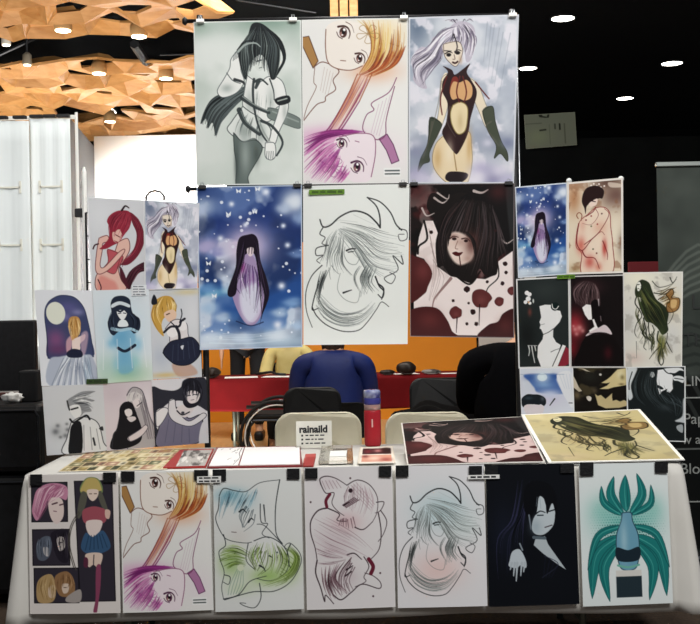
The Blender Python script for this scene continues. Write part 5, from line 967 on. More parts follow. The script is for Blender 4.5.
# ---------------------------------------------------------------- red table and people behind the booth
RED = mat('red_cloth', '#6c1519', .85, noise='#651317', scale=8, spec=.1)
def drop_cloth(name, x0, x1, y0, y1, z, drop, m, seed=1, amp=.01, flare=.03, step=.03, rc=.03, back=True):
    # cloth over a table: perimeter loop swept downwards with soft folds, closed on top
    rs = random.Random(seed); bm = NB(); per = []
    def arc(cx, cy, a0):
        for k in range(5): a = a0+k*math.pi/8; per.append((cx+rc*math.cos(a), cy+rc*math.sin(a), math.cos(a), math.sin(a)))
    def seg(ax, ay, bx, by, nx, ny):
        n = max(2, int(math.hypot(bx-ax, by-ay)/step))
        for k in range(1, n): per.append((ax+(bx-ax)*k/n, ay+(by-ay)*k/n, nx, ny))
    arc(x0+rc, y0+rc, math.pi); seg(x0+rc, y0, x1-rc, y0, 0, -1); arc(x1-rc, y0+rc, 1.5*math.pi); seg(x1, y0+rc, x1, y1-rc, 1, 0); arc(x1-rc, y1-rc, 0); seg(x1-rc, y1, x0+rc, y1, 0, 1); arc(x0+rc, y1-rc, math.pi/2); seg(x0, y1-rc, x0, y0+rc, -1, 0)
    rows = 12; R = []; ph = [rs.uniform(0, 6) for _ in range(4)]
    for j in range(rows+1):
        f = j/rows; row = []
        for k, (x, y, nx, ny) in enumerate(per):
            s = k*step; cor = abs(nx*ny)*2
            w = amp*f*(math.sin(s*9+ph[0])*.5+math.sin(s*17+ph[1])*.3+math.sin(s*4+ph[2])*.6) + flare*f*(.25+cor*1.6 + .5*abs(nx)) + (.006 if j else 0)
            d = drop(x, y) if callable(drop) else drop
            row.append(bm.verts.new((x+nx*w, y+ny*w, z-(0 if j == 0 else d*f+.004*math.sin(s*6+ph[3])*f))))
        R.append(row)
    n = len(per)
    for A, B in zip(R, R[1:]):
        for k in range(n): bm.faces.new((A[k], A[(k+1) % n], B[(k+1) % n], B[k]))
    bm.faces.new(R[0]); o = link(name, bm, m, None, True); md = o.modifiers.new('t', 'SOLIDIFY'); md.thickness = .002; md.offset = -1; return o
def folding_table(label, x0, x1, y0, y1, z, group=None):
    t = thing('folding_table', label, 'table', ((x0+x1)/2, (y0+y1)/2, 0)); TOP = mat('table_top', '#b9b5aa', .5); LEG = mat('table_leg', '#8f9a93', .35, .6)
    link('tabletop', box(NB(), (x0+.012, y0+.012, z-.045), (x1-.012, y1-.012, z-.006), .008), TOP, t)
    for x in (x0+.35, x1-.35):
        for y in (y0+.14, y1-.14): link('leg', tube(NB(), [(x, y, 0), (x, y, z-.045)], .014, 10), LEG, t, True)
        link('brace', tube(NB(), [(x, y0+.14, .12), (x, y1-.14, .12)], .01), LEG, t, True)
    return t
folding_table('folding table under the short red cloth at the back', -1.42, 1.32, 9.6, 10.2, .75)
tag(drop_cloth('red_tablecloth', -1.44, 1.34, 9.58, 10.22, .752, .29, RED, 3, .006, .01, .05), 'short dark red cloth on the table behind the booth', 'tablecloth')

def person(label, loc, rz, top, legs, hair, sit=True, scale=1.0, wide=1.0, bulk=0.0, reach=.36, skinc='#c99a7c', long_hair=False, headtilt=.03):
    t = thing('person', label, 'person', (0, 0, 0)); SK = mat('skin'+skinc, skinc, .5); H = mat('hair'+hair, hair, .6, noise='#1a1412', scale=30)
    hz = .5 if sit else .93; k = wide
    N = [(0, 0, hz, .14*k, .11*k), (0, -.01, hz+.18, .135*k, .1*k), (0, 0, hz+.38, .15*k, .105*k), (0, .01, hz+.5, .09, .075), (0, .02, hz+.585, .052, .052), (0, .02+headtilt, hz+.66, .068, .075), (0, .03+headtilt, hz+.75, .08, .1), (0, .02+headtilt, hz+.83, .055, .065)]
    E = [(0, 1), (1, 2), (2, 3), (3, 4), (4, 5), (5, 6), (6, 7)]; NT = [(0, 0, hz+.04-(.0 if sit else .14), .15*k+bulk, .115*k+bulk*.5), (0, -.01, hz+.18, .15*k+bulk, .11*k+bulk*.5), (0, 0, hz+.36, .16*k+bulk*.8, .11*k+bulk*.4), (0, .01, hz+.5, .1+bulk*.4, .08), (0, .02, hz+.56, .058, .058)]; ET = [(0, 1), (1, 2), (2, 3), (3, 4)]; NL = [(0, 0, hz+.06, .155*k+bulk, .125*k)]; EL = []
    for s in (-1, 1):
        sh = (s*.19*k, .0, hz+.46); el = (s*(.25*k-bulk*.25), .08 if sit else .0, hz+.2); wr = (s*.2*k, .08+reach, hz+.25) if sit else (s*.24, .06, hz-.03)
        dr = Vector(wr)-Vector(el); dr.normalize(); h0 = Vector(wr)+dr*.05; h1 = Vector(wr)+dr*.1
        b = len(N); N += [(*sh, .065*k), (*el, .048*k), (*wr, .028)]; E += [(3, b), (b, b+1), (b+1, b+2)]
        N.append((*h1, .024)); E.append((b+2, b+3))
        side = Vector((0, 0, 1)).cross(dr).normalized() if abs(dr.z) < .9 else Vector((0, 1, 0))
        for f, L in ((-1.5, .055), (-.5, .07), (.5, .075), (1.5, .06)):
            i = len(N); p = h1+side*f*.014+dr*.03; N += [(*p, .0085), (*(p+dr*L*.5+Vector((0, 0, -.006))), .0075), (*(p+dr*L+Vector((0, 0, -.02))), .0065)]; E += [(b+3, i), (i, i+1), (i+1, i+2)]
        i = len(N); q = h0-side*s*.04; N += [(*q, .011), (*(q+dr*.035-side*s*.01), .009)]; E += [(b+2, i), (i, i+1)]
        tb = len(NT); NT += [(sh[0]*(1+bulk*1.6), sh[1], sh[2], .08*k), (*el, .066*k), (*(Vector(wr)-dr*.02), .042)]; ET += [(3, tb), (tb, tb+1), (tb+1, tb+2)]
        if sit: hp, kn, an, to = (s*.1, .03, hz-.02), (s*.14, .44, hz+.01), (s*.14, .43, .1), (s*.15, .58, .045)
        else: hp, kn, an, to = (s*.09, 0, hz-.06), (s*.1, .02, .49), (s*.1, -.02, .09), (s*.11, .13, .04)
        b = len(N); N += [(*hp, .085), (*kn, .056), (*an, .042), (*to, .04, .035)]; E += [(0, b), (b, b+1), (b+1, b+2), (b+2, b+3)]
        lb = len(NL); NL += [(*hp, .088*k), (*kn, .07), (an[0], an[1], an[2]+.03, .06)]; EL += [(0, lb), (lb, lb+1), (lb+1, lb+2)]
    body = skin('body', N, E, SK, t, 1)
    skin('top', NT, ET, top, t, 2); skin('trousers', NL, EL, legs, t, 2)
    hy = .03+headtilt; bm = NB(); bmesh.ops.create_uvsphere(bm, u_segments=28, v_segments=18, radius=1)
    for v in bm.verts:
        c = v.co.copy(); low = -.22 if long_hair and c.y < .35 else .02
        v.co = Vector((c.x*.102, c.y*.122+hy-.012, hz+.765+c.z*.125))
        if c.z < -.1:
            if c.y > .1: v.co.z = max(v.co.z, hz+.79); v.co.y = min(v.co.y, hy+.07)
            else: v.co.z += low*(-c.z); v.co.x *= 1+.05*math.sin(c.x*30)
    link('hair', bm, H, t, True)
    for s in (-1, 1): link('shoe', box(NB(), (s*(.14 if sit else .11)-.045, (.38 if sit else -.08), .0), (s*(.14 if sit else .11)+.045, (.65 if sit else .19), .085), .025), BLACK, t, True)
    fy = hy+.1
    for s in (-1, 1): f = NB(); bmesh.ops.create_uvsphere(f, u_segments=8, v_segments=6, radius=.012, matrix=Matrix.Translation((s*.032, fy-.002, hz+.755))); link('eye', f, INK, t, True)
    nb = NB(); prism(nb, [(0, fy-.01, hz+.76), (-.016, fy-.01, hz+.71), (0, fy+.025, hz+.712)], (0, 0, 1), .004); prism(nb, [(0, fy-.01, hz+.76), (.016, fy-.01, hz+.71), (0, fy+.025, hz+.712)], (0, 0, 1), .004); link('nose', nb, SK, t, True)
    link('mouth', box(NB(), (-.024, fy-.012, hz+.675), (.024, fy+.002, hz+.683), .003), mat('lips', '#8a4a44', .5), t)
    t.location = loc; t.rotation_euler.z = rz; t.scale = (scale,)*3; return t
def folding_chair(label, x, y, rz, m, fm, group, z=.45, top=.83, w=.43, name='folding_chair'):
    t = thing(name, label, 'chair', (0, 0, 0), group)
    bm = NB(); n = 20; hw = w/2; r = .085; z0, z1 = top-.27, top; P = []
    for cx, cz, a0 in ((hw-r, z1-r, 0), (-hw+r, z1-r, 90), (-hw+.03, z0+.03, 180), (hw-.03, z0+.03, 270)):
        rr = r if cz > z0+.1 else .03
        for k in range(7): a = math.radians(a0+k*15); P.append((cx+rr*math.cos(a), cz+rr*math.sin(a)))
    A = [bm.verts.new((x_, .22+.03*(x_/hw)**2*-1+(z_-z0)*.12, z_)) for x_, z_ in P]; B = [bm.verts.new((x_, .245+.03*(x_/hw)**2*-1+(z_-z0)*.12, z_)) for x_, z_ in P]; k_ = len(P)
    bm.faces.new(A); bm.faces.new(B[::-1])
    for k in range(k_): bm.faces.new((A[k], B[k], B[(k+1) % k_], A[(k+1) % k_]))
    o = link('backrest', bm, m, t); bv = o.modifiers.new('b', 'BEVEL'); bv.width = .008; bv.segments = 2; bv.limit_method = 'ANGLE'
    link('seat', box(NB(), (-hw+.02, -.2, z-.02), (hw-.02, .19, z), .012), m, t, True)
    for s in (-1, 1):
        xx = s*(hw-.012); link('leg', tube(NB(), [(xx, -.24, 0), (xx, -.02, z-.05), (xx, .19, z+.08), (xx, .232, top-.12)], .011, 8), fm, t, True); x2 = s*(hw-.04); link('leg', tube(NB(), [(x2, .25, 0), (x2, -.12, z-.01)], .011, 8), fm, t, True)
    link('stretcher', tube(NB(), [(-hw+.012, -.18, .12), (hw-.012, -.18, .12)], .008), fm, t, True); link('stretcher', tube(NB(), [(-hw+.04, .2, .055), (hw-.04, .2, .055)], .008), fm, t, True)
    t.location = (x, y, 0); t.rotation_euler.z = rz; return t
CHB = mat('black_chair', '#121213', .5, spec=.25, noise='#161616', scale=20)
BLUE = mat('blue_jacket', '#1c2c6b', .6, noise='#16245c', scale=5, bump=.5); BK = mat('black_clothes', '#050507', .95, spec=.08); DK = mat('dark_trousers', '#1b1c20', .85)
folding_chair('black folding chair under the person in the blue jacket', -.14, 8.2, math.pi, CHB, METAL, 'black folding chairs behind the booth', z=.25, w=.54, top=.66)
person('person in a blue jacket with brown hair seated with the back to the booth', (-.14, 8.31, -.03), 0, BLUE, DK, '#4a3020', wide=1.2, bulk=.075, long_hair=True)
folding_chair('empty black folding chair between the blue-jacketed person and the cream chair with the sign', -.265, 6.95, 0, CHB, METAL, 'black folding chairs behind the booth', w=.39)
folding_chair('empty black folding chair in front of the red cloth right of the red bottle', .63, 7.55, 0, CHB, METAL, 'black folding chairs behind the booth', w=.42, top=.84)
folding_chair('black folding chair under the person dressed in black', 1.03, 6.3, math.pi, CHB, METAL, 'black folding chairs behind the booth', z=.25, w=.58, top=.66)
person('person dressed all in black seated with the back to the booth', (1.045, 6.43, .0), -.05, BK, BK, '#16120f', wide=1.35, bulk=.12, scale=1.06)
person('person in black trousers standing behind the red table', (-1.1, 11.4, 0), math.pi, mat('dark_top', '#17181c', .8), DK, '#20160f', sit=False, bulk=.03, scale=1.1)
folding_chair('black folding chair behind the red table under the person in yellow', -.62, 10.75, 0, CHB, METAL, 'black folding chairs behind the booth', z=.33)
person('person in a pale yellow top seated behind the red table', (-.62, 10.75, -.03), math.pi, mat('yellow_top', '#d8c98a', .8, noise='#cdbc78', scale=6), DK, '#2a1c12', reach=.2)
# wheelchair beside the red table
t = thing('wheelchair', 'wheelchair with pale spoked wheels in front of the red table', 'wheelchair', (-.53, 8.95, 0)); RUB = mat('rubber', '#161616', .7)
for y in (8.72, 9.2):
    cx, R = -.53, .3; w = link('wheel', tube(NB(), [(cx+R*math.cos(k*.19635), y, R+.012+R*math.sin(k*.19635)*.985) for k in range(32)], .014, 8, True), RUB, t, True)
    bm = NB(); 
    for k in range(18): a = k*math.pi/9; tube(bm, [(cx, y, R+.012), (cx+(R-.02)*math.cos(a), y, R+.012+(R-.02)*math.sin(a))], .003, 5)
    link('spokes', bm, STEEL, w); b2 = NB(); tube(b2, [(cx+(R-.035)*math.cos(k*.19635), y+.0, R+.012+(R-.035)*math.sin(k*.19635)) for k in range(32)], .006, 6, True); link('handrim', b2, WHITE, w, True); link('spoke_guard', lathe(NB(), [(R-.04, -.003), (R-.04, .003)], 0, 0, 28), mat('pale_guard', '#d9d4ce', .5), w); g = w.children[-1]; g.data.transform(Matrix.Translation((cx, y, R+.012)) @ Matrix.Rotation(math.pi/2, 4, 'X'))
    link('hub', tube(NB(), [(cx, y-.03, R+.012), (cx, y+.03, R+.012)], .03, 12), RUB, w, True)
    link('armrest', tube(NB(), [(cx-.25, y+(.03 if y < 9 else -.03), .56), (cx+.16, y+(.03 if y < 9 else -.03), .56), (cx+.2, y+(.03 if y < 9 else -.03), .5)], .016), RUB, t, True)
    link('footrest', tube(NB(), [(cx-.16, y+(.05 if y < 9 else -.05), .48), (cx-.26, y+(.05 if y < 9 else -.05), .36), (cx-.3, y+(.05 if y < 9 else -.05), .12), (cx-.4, y+(.05 if y < 9 else -.05), .1)], .012), METAL, t, True)
    link('push_handle', tube(NB(), [(cx+.2, y+(.03 if y < 9 else -.03), .4), (cx+.22, y+(.03 if y < 9 else -.03), .86), (cx+.34, y+(.03 if y < 9 else -.03), .9)], .013), RUB, t, True)
    link('caster', tube(NB(), [(cx-.28+.07*math.cos(k*.5236), y+(.06 if y < 9 else -.06), .082+.07*math.sin(k*.5236)) for k in range(12)], .012, 6, True), RUB, t, True)
WCH = t
link('seat', box(NB(), (-.75, 8.74, .46), (-.33, 9.18, .5), .015), RUB, t); link('backrest', box(NB(), (-.335, 8.76, .5), (-.305, 9.16, .85), .01), RUB, t); link('axle', tube(NB(), [(-.53, 8.72, .312), (-.53, 9.2, .312)], .012), METAL, t); link('frame', tube(NB(), [(-.81, 8.79, .1), (-.75, 8.76, .45), (-.34, 8.76, .45), (-.5, 8.76, .31)], .013), METAL, t)
WCH.location += Vector((-.09, .1, 0))
# things on the red table
def flat(name, label, cat, px0, px1, py0, py1, z, m, grp=None):
    a, b, c, d = on_z(px0, py0, z), on_z(px1, py0, z), on_z(px1, py1, z), on_z(px0, py1, z); return tag(link(name, prism(NB(), [a, b, c, d], (0, 0, 1), .003), m), label, cat, grp)
def pap(label, x, y, w, h, rz, m=WHITE):
    return tag(link('paper', box(NB(), (x-w/2, y-h/2, .754), (x+w/2, y+h/2, .757), 0, Matrix.Rotation(rz, 3, 'Z')), m), label, 'paper', 'papers on the red table')
pap('white paper at the left end of the red table', -1.0, 9.75, .3, .22, .1); pap('white papers on the red table next to the yellow-topped person', -.62, 9.74, .36, .2, -.15); pap('narrow paper on the red table nearest the person in black', .92, 9.75, .22, .12, .2); pap('white paper near the middle of the red table', .5, 9.8, .22, .16, .3)
def bag(label, x, y, rx, ry, rz_, m, name='bag', cat='bag'):
    t = thing(name, label, cat, (x, y, .754)); bm = NB(); bmesh.ops.create_icosphere(bm, subdivisions=3, radius=1)
    for v in bm.verts:
        c = v.co; f = 1+.08*math.sin(c.x*6)+.06*math.cos(c.y*9+c.x*4); v.co = Vector((x+c.x*rx*f, y+c.y*ry*f, .754+(c.z*.5+.5)*rz_*2.2*(.9+.1*f)))
    link('pouch', bm, m, t, True); link('handle', tube(NB(), [(x-rx*.8, y-ry, .76+rz_*.5), (x-rx*.4, y-ry*1.15, .757+rz_*.2), (x+rx*.4, y-ry*1.15, .757+rz_*.2), (x+rx*.8, y-ry, .76+rz_*.5)], .005), m, t, True); return t
BAGM = mat('bag_leather', '#1c1512', .5, noise='#2a2019', scale=18)
bag('rounded black bag on the red table left of the person in black', .5, 9.66, .09, .07, .055, BAGM); bag('dark bag lying on the left end of the red table', -1.28, 9.75, .1, .08, .045, BAGM)
bag('small dark pouch on the red table beside the rounded black bag', .33, 9.72, .07, .05, .022, BAGM, 'pouch', 'pouch'); bag('flat grey and white cap on the red table', .73, 9.72, .09, .06, .02, mat('grey_cap', '#8f8a86', .8, noise='#3a3632', scale=12), 'cap', 'cap')
tag(link('walking_cane', tube(NB(), [(-.88, 9.9, .775), (-.74, 9.9, .79), (-.69, 9.86, .775), (-.6, 9.8, .77)], .012), BLACK, None, True), 'black curved cane handle on the red table by the yellow top', 'cane')

# cream chairs of the booth
folding_chair('cream plastic folding chair behind the small sign card', -.18, 5.45, 0, CHAIRW, STEEL, 'cream folding chairs behind the table', w=.46, top=.80)
folding_chair('cream plastic folding chair right of the red bottle', .405, 5.5, 0, CHAIRW, STEEL, 'cream folding chairs behind the table', w=.46, top=.785)
bm = NB(); bmesh.ops.create_icosphere(bm, subdivisions=4, radius=1); COAT = mat('dark_coat', '#100f0f', .95, spec=.1, noise='#0c0b0b', scale=5, bump=.5)
for v in bm.verts:
    c = v.co; f = 1+.07*math.sin(c.x*7+c.z*3)+.05*math.cos(c.y*8+c.x*5); v.co = Vector((.58+c.x*.31*f, 7.45+c.y*.17*f, max(.452, .455+max(0, c.z*.6+.4)*.23*f)))
tag(link('coat', bm, COAT, None, True), 'dark coat heaped on the empty black chair right of the bottle', 'coat')

# dark board, red panel and roll-up banner on the right
p, q = at(524, 115, 13.9), at(577, 148, 13.9)
sheet('wall_board', [at(524, 115, 13.98), at(575, 112, 13.98), at(577, 145, 13.98), at(526, 149, 13.98)], art_board(110)); tag(bpy.data.objects['wall_board'], 'dim greenish notice board on the black wall right of the stand', 'notice board')
a = at(628, 262, 8.6); b_ = at(662, 276, 8.6); t = thing('red_display', 'dark red panel behind the roll-up banner', 'display panel', ((a.x+b_.x)/2, 8.6, 0))
link('panel', box(NB(), (a.x, 8.58, b_.z), (b_.x+.1, 8.62, a.z), .01), mat('deep_red', '#6a1820', .7), t); link('post', tube(NB(), [((a.x+b_.x)/2, 8.6, .0), ((a.x+b_.x)/2, 8.6, b_.z+.02)], .02), METAL, t)
BX0 = at(659, 300, 5.35).x; t = thing('roll_up_banner', 'grey-green roll-up banner with faint lettering at the right edge', 'banner', (BX0+.42, 5.35, 0)); ZT = at(660, 166, 5.35).z
sheet('banner_print', [Vector((BX0, 5.35, ZT)), Vector((BX0+.85, 5.35, ZT)), Vector((BX0+.85, 5.35, .1)), Vector((BX0, 5.35, .1))], art_banner(200), t, back='#26292a')
link('top_rail', box(NB(), (BX0-.005, 5.335, ZT-.005), (BX0+.855, 5.362, ZT+.018), .004), mat('rail_grey', '#9aa09c', .4, .6), t); link('base', box(NB(), (BX0-.01, 5.27, 0), (BX0+.86, 5.43, .1), .02), METAL, t); link('support_pole', tube(NB(), [(BX0+.42, 5.4, .08), (BX0+.42, 5.375, ZT)], .01), METAL, t)
GT = mat('grey_lettering', '#9a9e9b', .6); DT = mat('dim_lettering', '#2c2f2e', .6)
for s, px, py, h, m_ in (('L', 691, 309, 21, DT), ('TH', 683, 346, 18, DT), ('LIN', 684, 386, 14, GT), ('Paper', 683, 424, 15, GT), ('w aw', 682, 444, 13, GT), ('Blood', 680, 474, 15, GT)):
    q = at(px, py, 5.345); letters('lettering', s, q, h*5.345/F*1.02, m_, t)
for py in (398, 502): q = at(676, py, 5.345); link('rule', box(NB(), (q.x, 5.343, q.z-.003), (BX0+.84, 5.3455, q.z+.003)), GT, t)

# ---------------------------------------------------------------- the selling table
TZ = .742
folding_table('long folding table carrying the prints, under the white cloth', -1.225, 1.225, 4.0, 4.74, TZ-.002)
CLOTH = mat('white_cloth', '#dcdad4', .85, noise='#d5d3cc', scale=5, sheen=.2)
tag(drop_cloth('white_tablecloth', -1.23, 1.23, 3.995, 4.745, TZ, .545, CLOTH, 7, .008, .04, .025), 'white cloth draped over the selling table', 'tablecloth')
FRONT = [('art_triptych', (28, 475), (118, 473), (120.5, 613), (30, 614), 'taped print of three small panels beside one tall standing figure'),
 ('art_pair', (120, 472), (209, 470), (213.5, 610), (123, 613), 'taped pastel print of two large-eyed faces, orange above and magenta below'),
 ('art_blue_green', (213, 470.5), (301, 468), (304, 609), (215.5, 612), 'taped line drawing of two heads washed in blue and green'),
 ('art_maroon', (304, 467.5), (392, 465.5), (395.5, 607), (307, 610), 'taped line drawing of two entwined heads in maroon ink'),
 ('moon_tint', (395.5, 466), (484, 464.5), (487.5, 606), (398, 608), 'taped crescent moon line drawing with pale blue and pink wash'),
 ('art_night', (485.5, 465), (574, 463), (579.5, 604), (489, 607), 'taped black print of a pale face with dark hair'),
 ('art_teal', (578.5, 464), (667, 462), (673, 603), (583, 606.5), 'taped white print with a teal leafy design')]
ART = {'moon_tint': lambda W: art_moon_lines(W, True)}
def A_(n, W): return (ART.get(n) or globals()[n])(W)
YF = 3.972
for k, (n, tl, tr, br, bl, lab) in enumerate(FRONT):
    cor = [at(*tl, YF), at(*tr, YF), at(*br, YF-.014), at(*bl, YF-.014)]
    tag(sheet('art_print', cor, A_(n, 190), bulge=.004, wob=.0015, seed=k), lab, 'print', 'prints taped along the table front')
def tape(px0, py0, px1, py1, y, label, slant=0):
    a, b, c, d = at(px0, py0, y), at(px1, py0-slant, y), at(px1, py1-slant, y), at(px0, py1, y)
    return tag(link('tape_square', prism(NB(), [a, b, c, d], (0, 1, 0), .0015), TAPE), label, 'tape', 'black tape squares on the table front')
NAMES = ['print of three panels', 'orange and magenta two-face print', 'blue and green line drawing', 'maroon line drawing', 'tinted crescent moon drawing', 'black print of a pale face', 'white print with teal leaves']
TP = [(30, 474.5, 42, 485.5, 0), (103, 472.5, 116, 482.5, 0), (121, 471.5, 134.5, 482, 1), (194, 470, 208, 480.5, 1), (212.5, 469.5, 226, 481, 2), (287, 468.7, 299.5, 479.5, 2), (305, 468.3, 317.5, 478.8, 3), (379, 466, 391.2, 477, 3), (395.8, 465.5, 408.5, 477, 4), (469, 466, 482, 475, 4), (484.8, 465, 498, 474.5, 5), (560.5, 464, 573.5, 473, 5), (580, 462.5, 593.5, 476, 6), (655, 461.5, 668, 473, 6)]
for k, (a, b, c, d, n) in enumerate(TP): tape(a, b, c, d, YF-.010, 'black tape square on the top %s corner of the %s' % (('left', 'right')[k % 2], NAMES[n]), .15)
# tags and strips
def tagcard(label, px0, py0, px1, py1, y, lines, cat='price tag', m=WHITE, name='price_tag', y_off=0, ink=INK, seed=1):
    t = thing(name, label, cat, at((px0+px1)/2, py1, y)); rs = random.Random(seed); w = px1-px0; h = py1-py0; sl = .02*w
    link('card', prism(NB(), [at(px0, py0, y), at(px1, py0-sl, y), at(px1, py1-sl, y), at(px0, py1, y)], (0, 1, 0), .001), m, t)
    for i in range(lines):
        yy = py0+h*(i+.5)/lines; th = h/lines*.22; x = px0+w*.08; bm = NB()
        while x < px1-w*.15:
            ww = min(rs.uniform(.12, .32)*w, px1-w*.06-x); g = sl*(x-px0)/w; prism(bm, [at(x, yy-th-g, y-.0006), at(x+ww, yy-th-g, y-.0006), at(x+ww, yy+th-g, y-.0006), at(x, yy+th-g, y-.0006)], (0, 1, 0), .0005); x += ww+w*.05
        link('lettering', bm, ink, t)
    return t
tagcard('small white two-line price tag between the two-face print and the blue-green drawing', 197, 476.5, 221, 483, YF-.012, 2); tagcard('narrow white one-line tag between the tinted moon drawing and the black print', 468, 475.2, 499.5, 479.2, YF-.012, 1, seed=4)

# ---------------------------------------------------------------- display stand with wire wings
t = ST = thing('display_stand', 'dark metal display stand with wire wings behind the table', 'display stand', (0, 4.9, 0)); PY = 4.86
XL, XR = at(205, 300, PY).x, at(517.5, 300, PY).x; ZTOP = at(350, 17, PY).z; ZMID = at(350, 186, PY).z
for x in (XL, XR):
    pl = link('pole', tube(NB(), [(x, PY, .02), (x, PY, ZTOP+.02)], .014, 10), BLACK, t, True)
    link('foot', tube(NB(), [(x, PY-.02, .016), (x, PY+.55, .016)], .016), BLACK, t, True)
for z in (ZTOP-.005, ZMID, .3): 
    b = link('crossbar', tube(NB(), [(XL-.06, PY-.0, z), (XR+.012, PY-.0, z)], .009, 8), BLACK, t, True)
    if z > .5: link('end_knob', tube(NB(), [(XL-.078, PY, z), (XL-.066, PY, z), (XL-.056, PY, z)], [.012, .02, .01], 12), BLACK, b, True)
link('edge_strip', tube(NB(), [(XR+.019, PY-.006, .9), (XR+.019, PY-.006, ZTOP-.1)], .004, 6), STEEL, t, True)
NBP = mat('white_connector', '#dfe2e0', .4)
def wing(side, ang, px_h):
    h = at(px_h, 312, PY); dr = Vector((side*math.cos(ang), -math.sin(ang), 0)); n = Vector((dr.y, -dr.x, 0)); n = n if n.y < 0 else -n; return h, dr, n
WL = wing(-1, math.radians(28), 205); WR = wing(1, math.radians(24), 519)
def wire_wing(W, s0, s1, z0, z1, cells, spots):
    h, dr, n = W; bm = NB(); P = lambda s, z: Vector((h.x, h.y, 0))+dr*s+Vector((0, 0, z))-n*.012
    for i in range(cells[0]+1): s = s0+(s1-s0)*i/cells[0]; tube(bm, [P(s, z0), P(s, z1)], .0025 if 0 < i < cells[0] else .005, 6)
    for j in range(cells[1]+1): z = z0+(z1-z0)*j/cells[1]; tube(bm, [P(s0, z), P(s1, z)], .0025, 6)
    w = link('wire_panel', bm, BLACK, ST)
    for px, py in spots:
        q = on_plane(px, py, h-n*.002, n); b = NB(); bmesh.ops.create_uvsphere(b, u_segments=12, v_segments=8, radius=.013, matrix=Matrix.Translation(q)); link('connector', b, NBP, w, True)
wire_wing(WL, .02, .53, .775, 1.78, (5, 10), [(206, 375), (206, 431)]); wire_wing(WR, .02, .44, .80, 1.84, (4, 10), [(569, 181), (621, 179), (518, 286)])
LAY = [('art_ponytail', (193.5, 22), (301, 20), (302.5, 184.5), (196.5, 185.5), 'large hanging grey-green print of a dark ponytailed figure in white'),
 ('art_pair', (301.5, 20), (408, 18), (408, 183), (303, 184.5), 'large hanging pastel print of two upside-down large-eyed faces'),
 ('art_silver', (408.5, 17.5), (519, 14.5), (514, 184), (408.5, 183.5), 'large hanging print of a silver-haired figure in black and red')]
LAY2 = [('art_starry', (196.5, 187), (302, 185), (302.5, 347), (200, 350), 'large hanging blue starry print of a long-haired robed figure'),
 ('art_moon_lines', (303, 186), (409.5, 184), (407.5, 344), (303.5, 345), 'large hanging black and white line drawing with a crescent moon'),
 ('art_splatter', (410, 184.5), (514.5, 183), (514, 338), (410, 336.5), 'large hanging dark red and black splattered print of a face')]
for k, (n, tl, tr, br, bl, lab) in enumerate(LAY):
    y = PY-.021; tag(sheet('art_print', [at(*tl, y), at(*tr, y), at(*br, y-.003), at(*bl, y-.003)], A_(n, 230), bulge=.006, wob=.002, seed=k+20), lab, 'print', 'large prints hanging on the stand')
for k, (n, tl, tr, br, bl, lab) in enumerate(LAY2):
    y = PY-.031; tag(sheet('art_print', [at(*tl, y), at(*tr, y), at(*br, y-.012), at(*bl, y-.012)], A_(n, 230), bulge=.006, wob=.002, seed=k+30, curl=.008), lab, 'print', 'large prints hanging on the stand')
def wing_prints(W, lst, grp):
    h, dr, n = W
    for k, (a, tl, tr, br, bl, lab) in enumerate(lst):
        tr, br, bl = (tr[0]+1.0, tr[1]), (br[0]+1.0, br[1]+1.0), (bl[0], bl[1]+1.0)
        cor = [on_plane(*c, h+n*(.02+.0042*(k % 2)+.0021*(k//2 % 2 if len(lst) else 0)), n) for c in (tl, tr, br, bl)]
        for c in cor: c.z = max(c.z, .752)
        tag(sheet('art_print', cor, A_(a, 130), bulge=.0012, wob=.0003, seed=k+50), lab, 'print', grp)
wing_prints(WL, [('art_red_hair', (87, 197), (143.5, 200), (144.5, 289), (91.5, 290.5), 'small print of a red-haired figure with long ponytail on the left wing'),
 ('art_silver_small', (144.5, 200), (198.5, 203), (196.5, 287.5), (145.5, 289), 'small print of a silver-haired figure in black on the left wing'),
 ('art_moon_gown', (34.5, 290), (91.5, 290.5), (97, 383.5), (41.5, 385), 'small print of a golden-haired gown under a round moon in an arch'),
 ('art_blue_girl', (92.5, 290.5), (148, 289.5), (152, 379), (98, 383), 'small pale watercolour print of a figure in blue with dark hair'),
 ('art_gold_hair', (149, 290), (197.5, 288), (201, 376), (153, 378.5), 'small print of a golden-haired figure in a dark blue skirt'),
 ('art_spiky', (42, 386.5), (102, 383.5), (106, 458), (47, 462), 'small grey print of a spiky-haired figure in a pale jacket'),
 ('art_couple', (102.5, 383.5), (151, 380), (155, 455), (106.5, 458), 'small grey-pink print of two figures embracing'),
 ('art_grey_jacket', (151.5, 380), (205, 377), (208, 452), (155.5, 455), 'small print of a dark-haired figure in a grey jacket')], 'small prints on the left wing')
wing_prints(WR, [('art_starry_small', (515, 187), (566, 182.5), (566, 273.5), (518, 277), 'small blue starry print of a long-haired robed figure on the right wing'),
 ('art_red_robe', (567, 182.5), (622, 177.5), (622.5, 272), (567, 273.5), 'small tan and red print of a dark-haired figure in a robe'),
 ('art_white_face', (516, 279), (568.5, 276), (569.5, 366.5), (518.5, 367.5), 'small dark print of a stark white profile with flowers'),
 ('art_dark_red', (569.5, 276), (623, 274.5), (624, 366.5), (570.5, 366.5), 'small black print of a white profile with red glow'),
 ('art_ink', (622.8, 272.5), (682, 271.5), (681, 367.5), (624.5, 367), 'small pale print of an inky green creature with trailing lines'),
 ('art_blue_moon', (519.5, 368.5), (572, 367.5), (574, 452), (522.5, 452), 'small pale blue print of a glowing moon above a dark-haired head'),
 ('art_feathers', (572.5, 367.5), (625.5, 367.5), (627.5, 452), (575, 452), 'small black print with cream feather shapes'),
 ('art_black_hair', (626, 367), (684.5, 366), (685, 452), (628, 452), 'small black and white print of a face in flowing black hair')], 'small prints on the right wing')
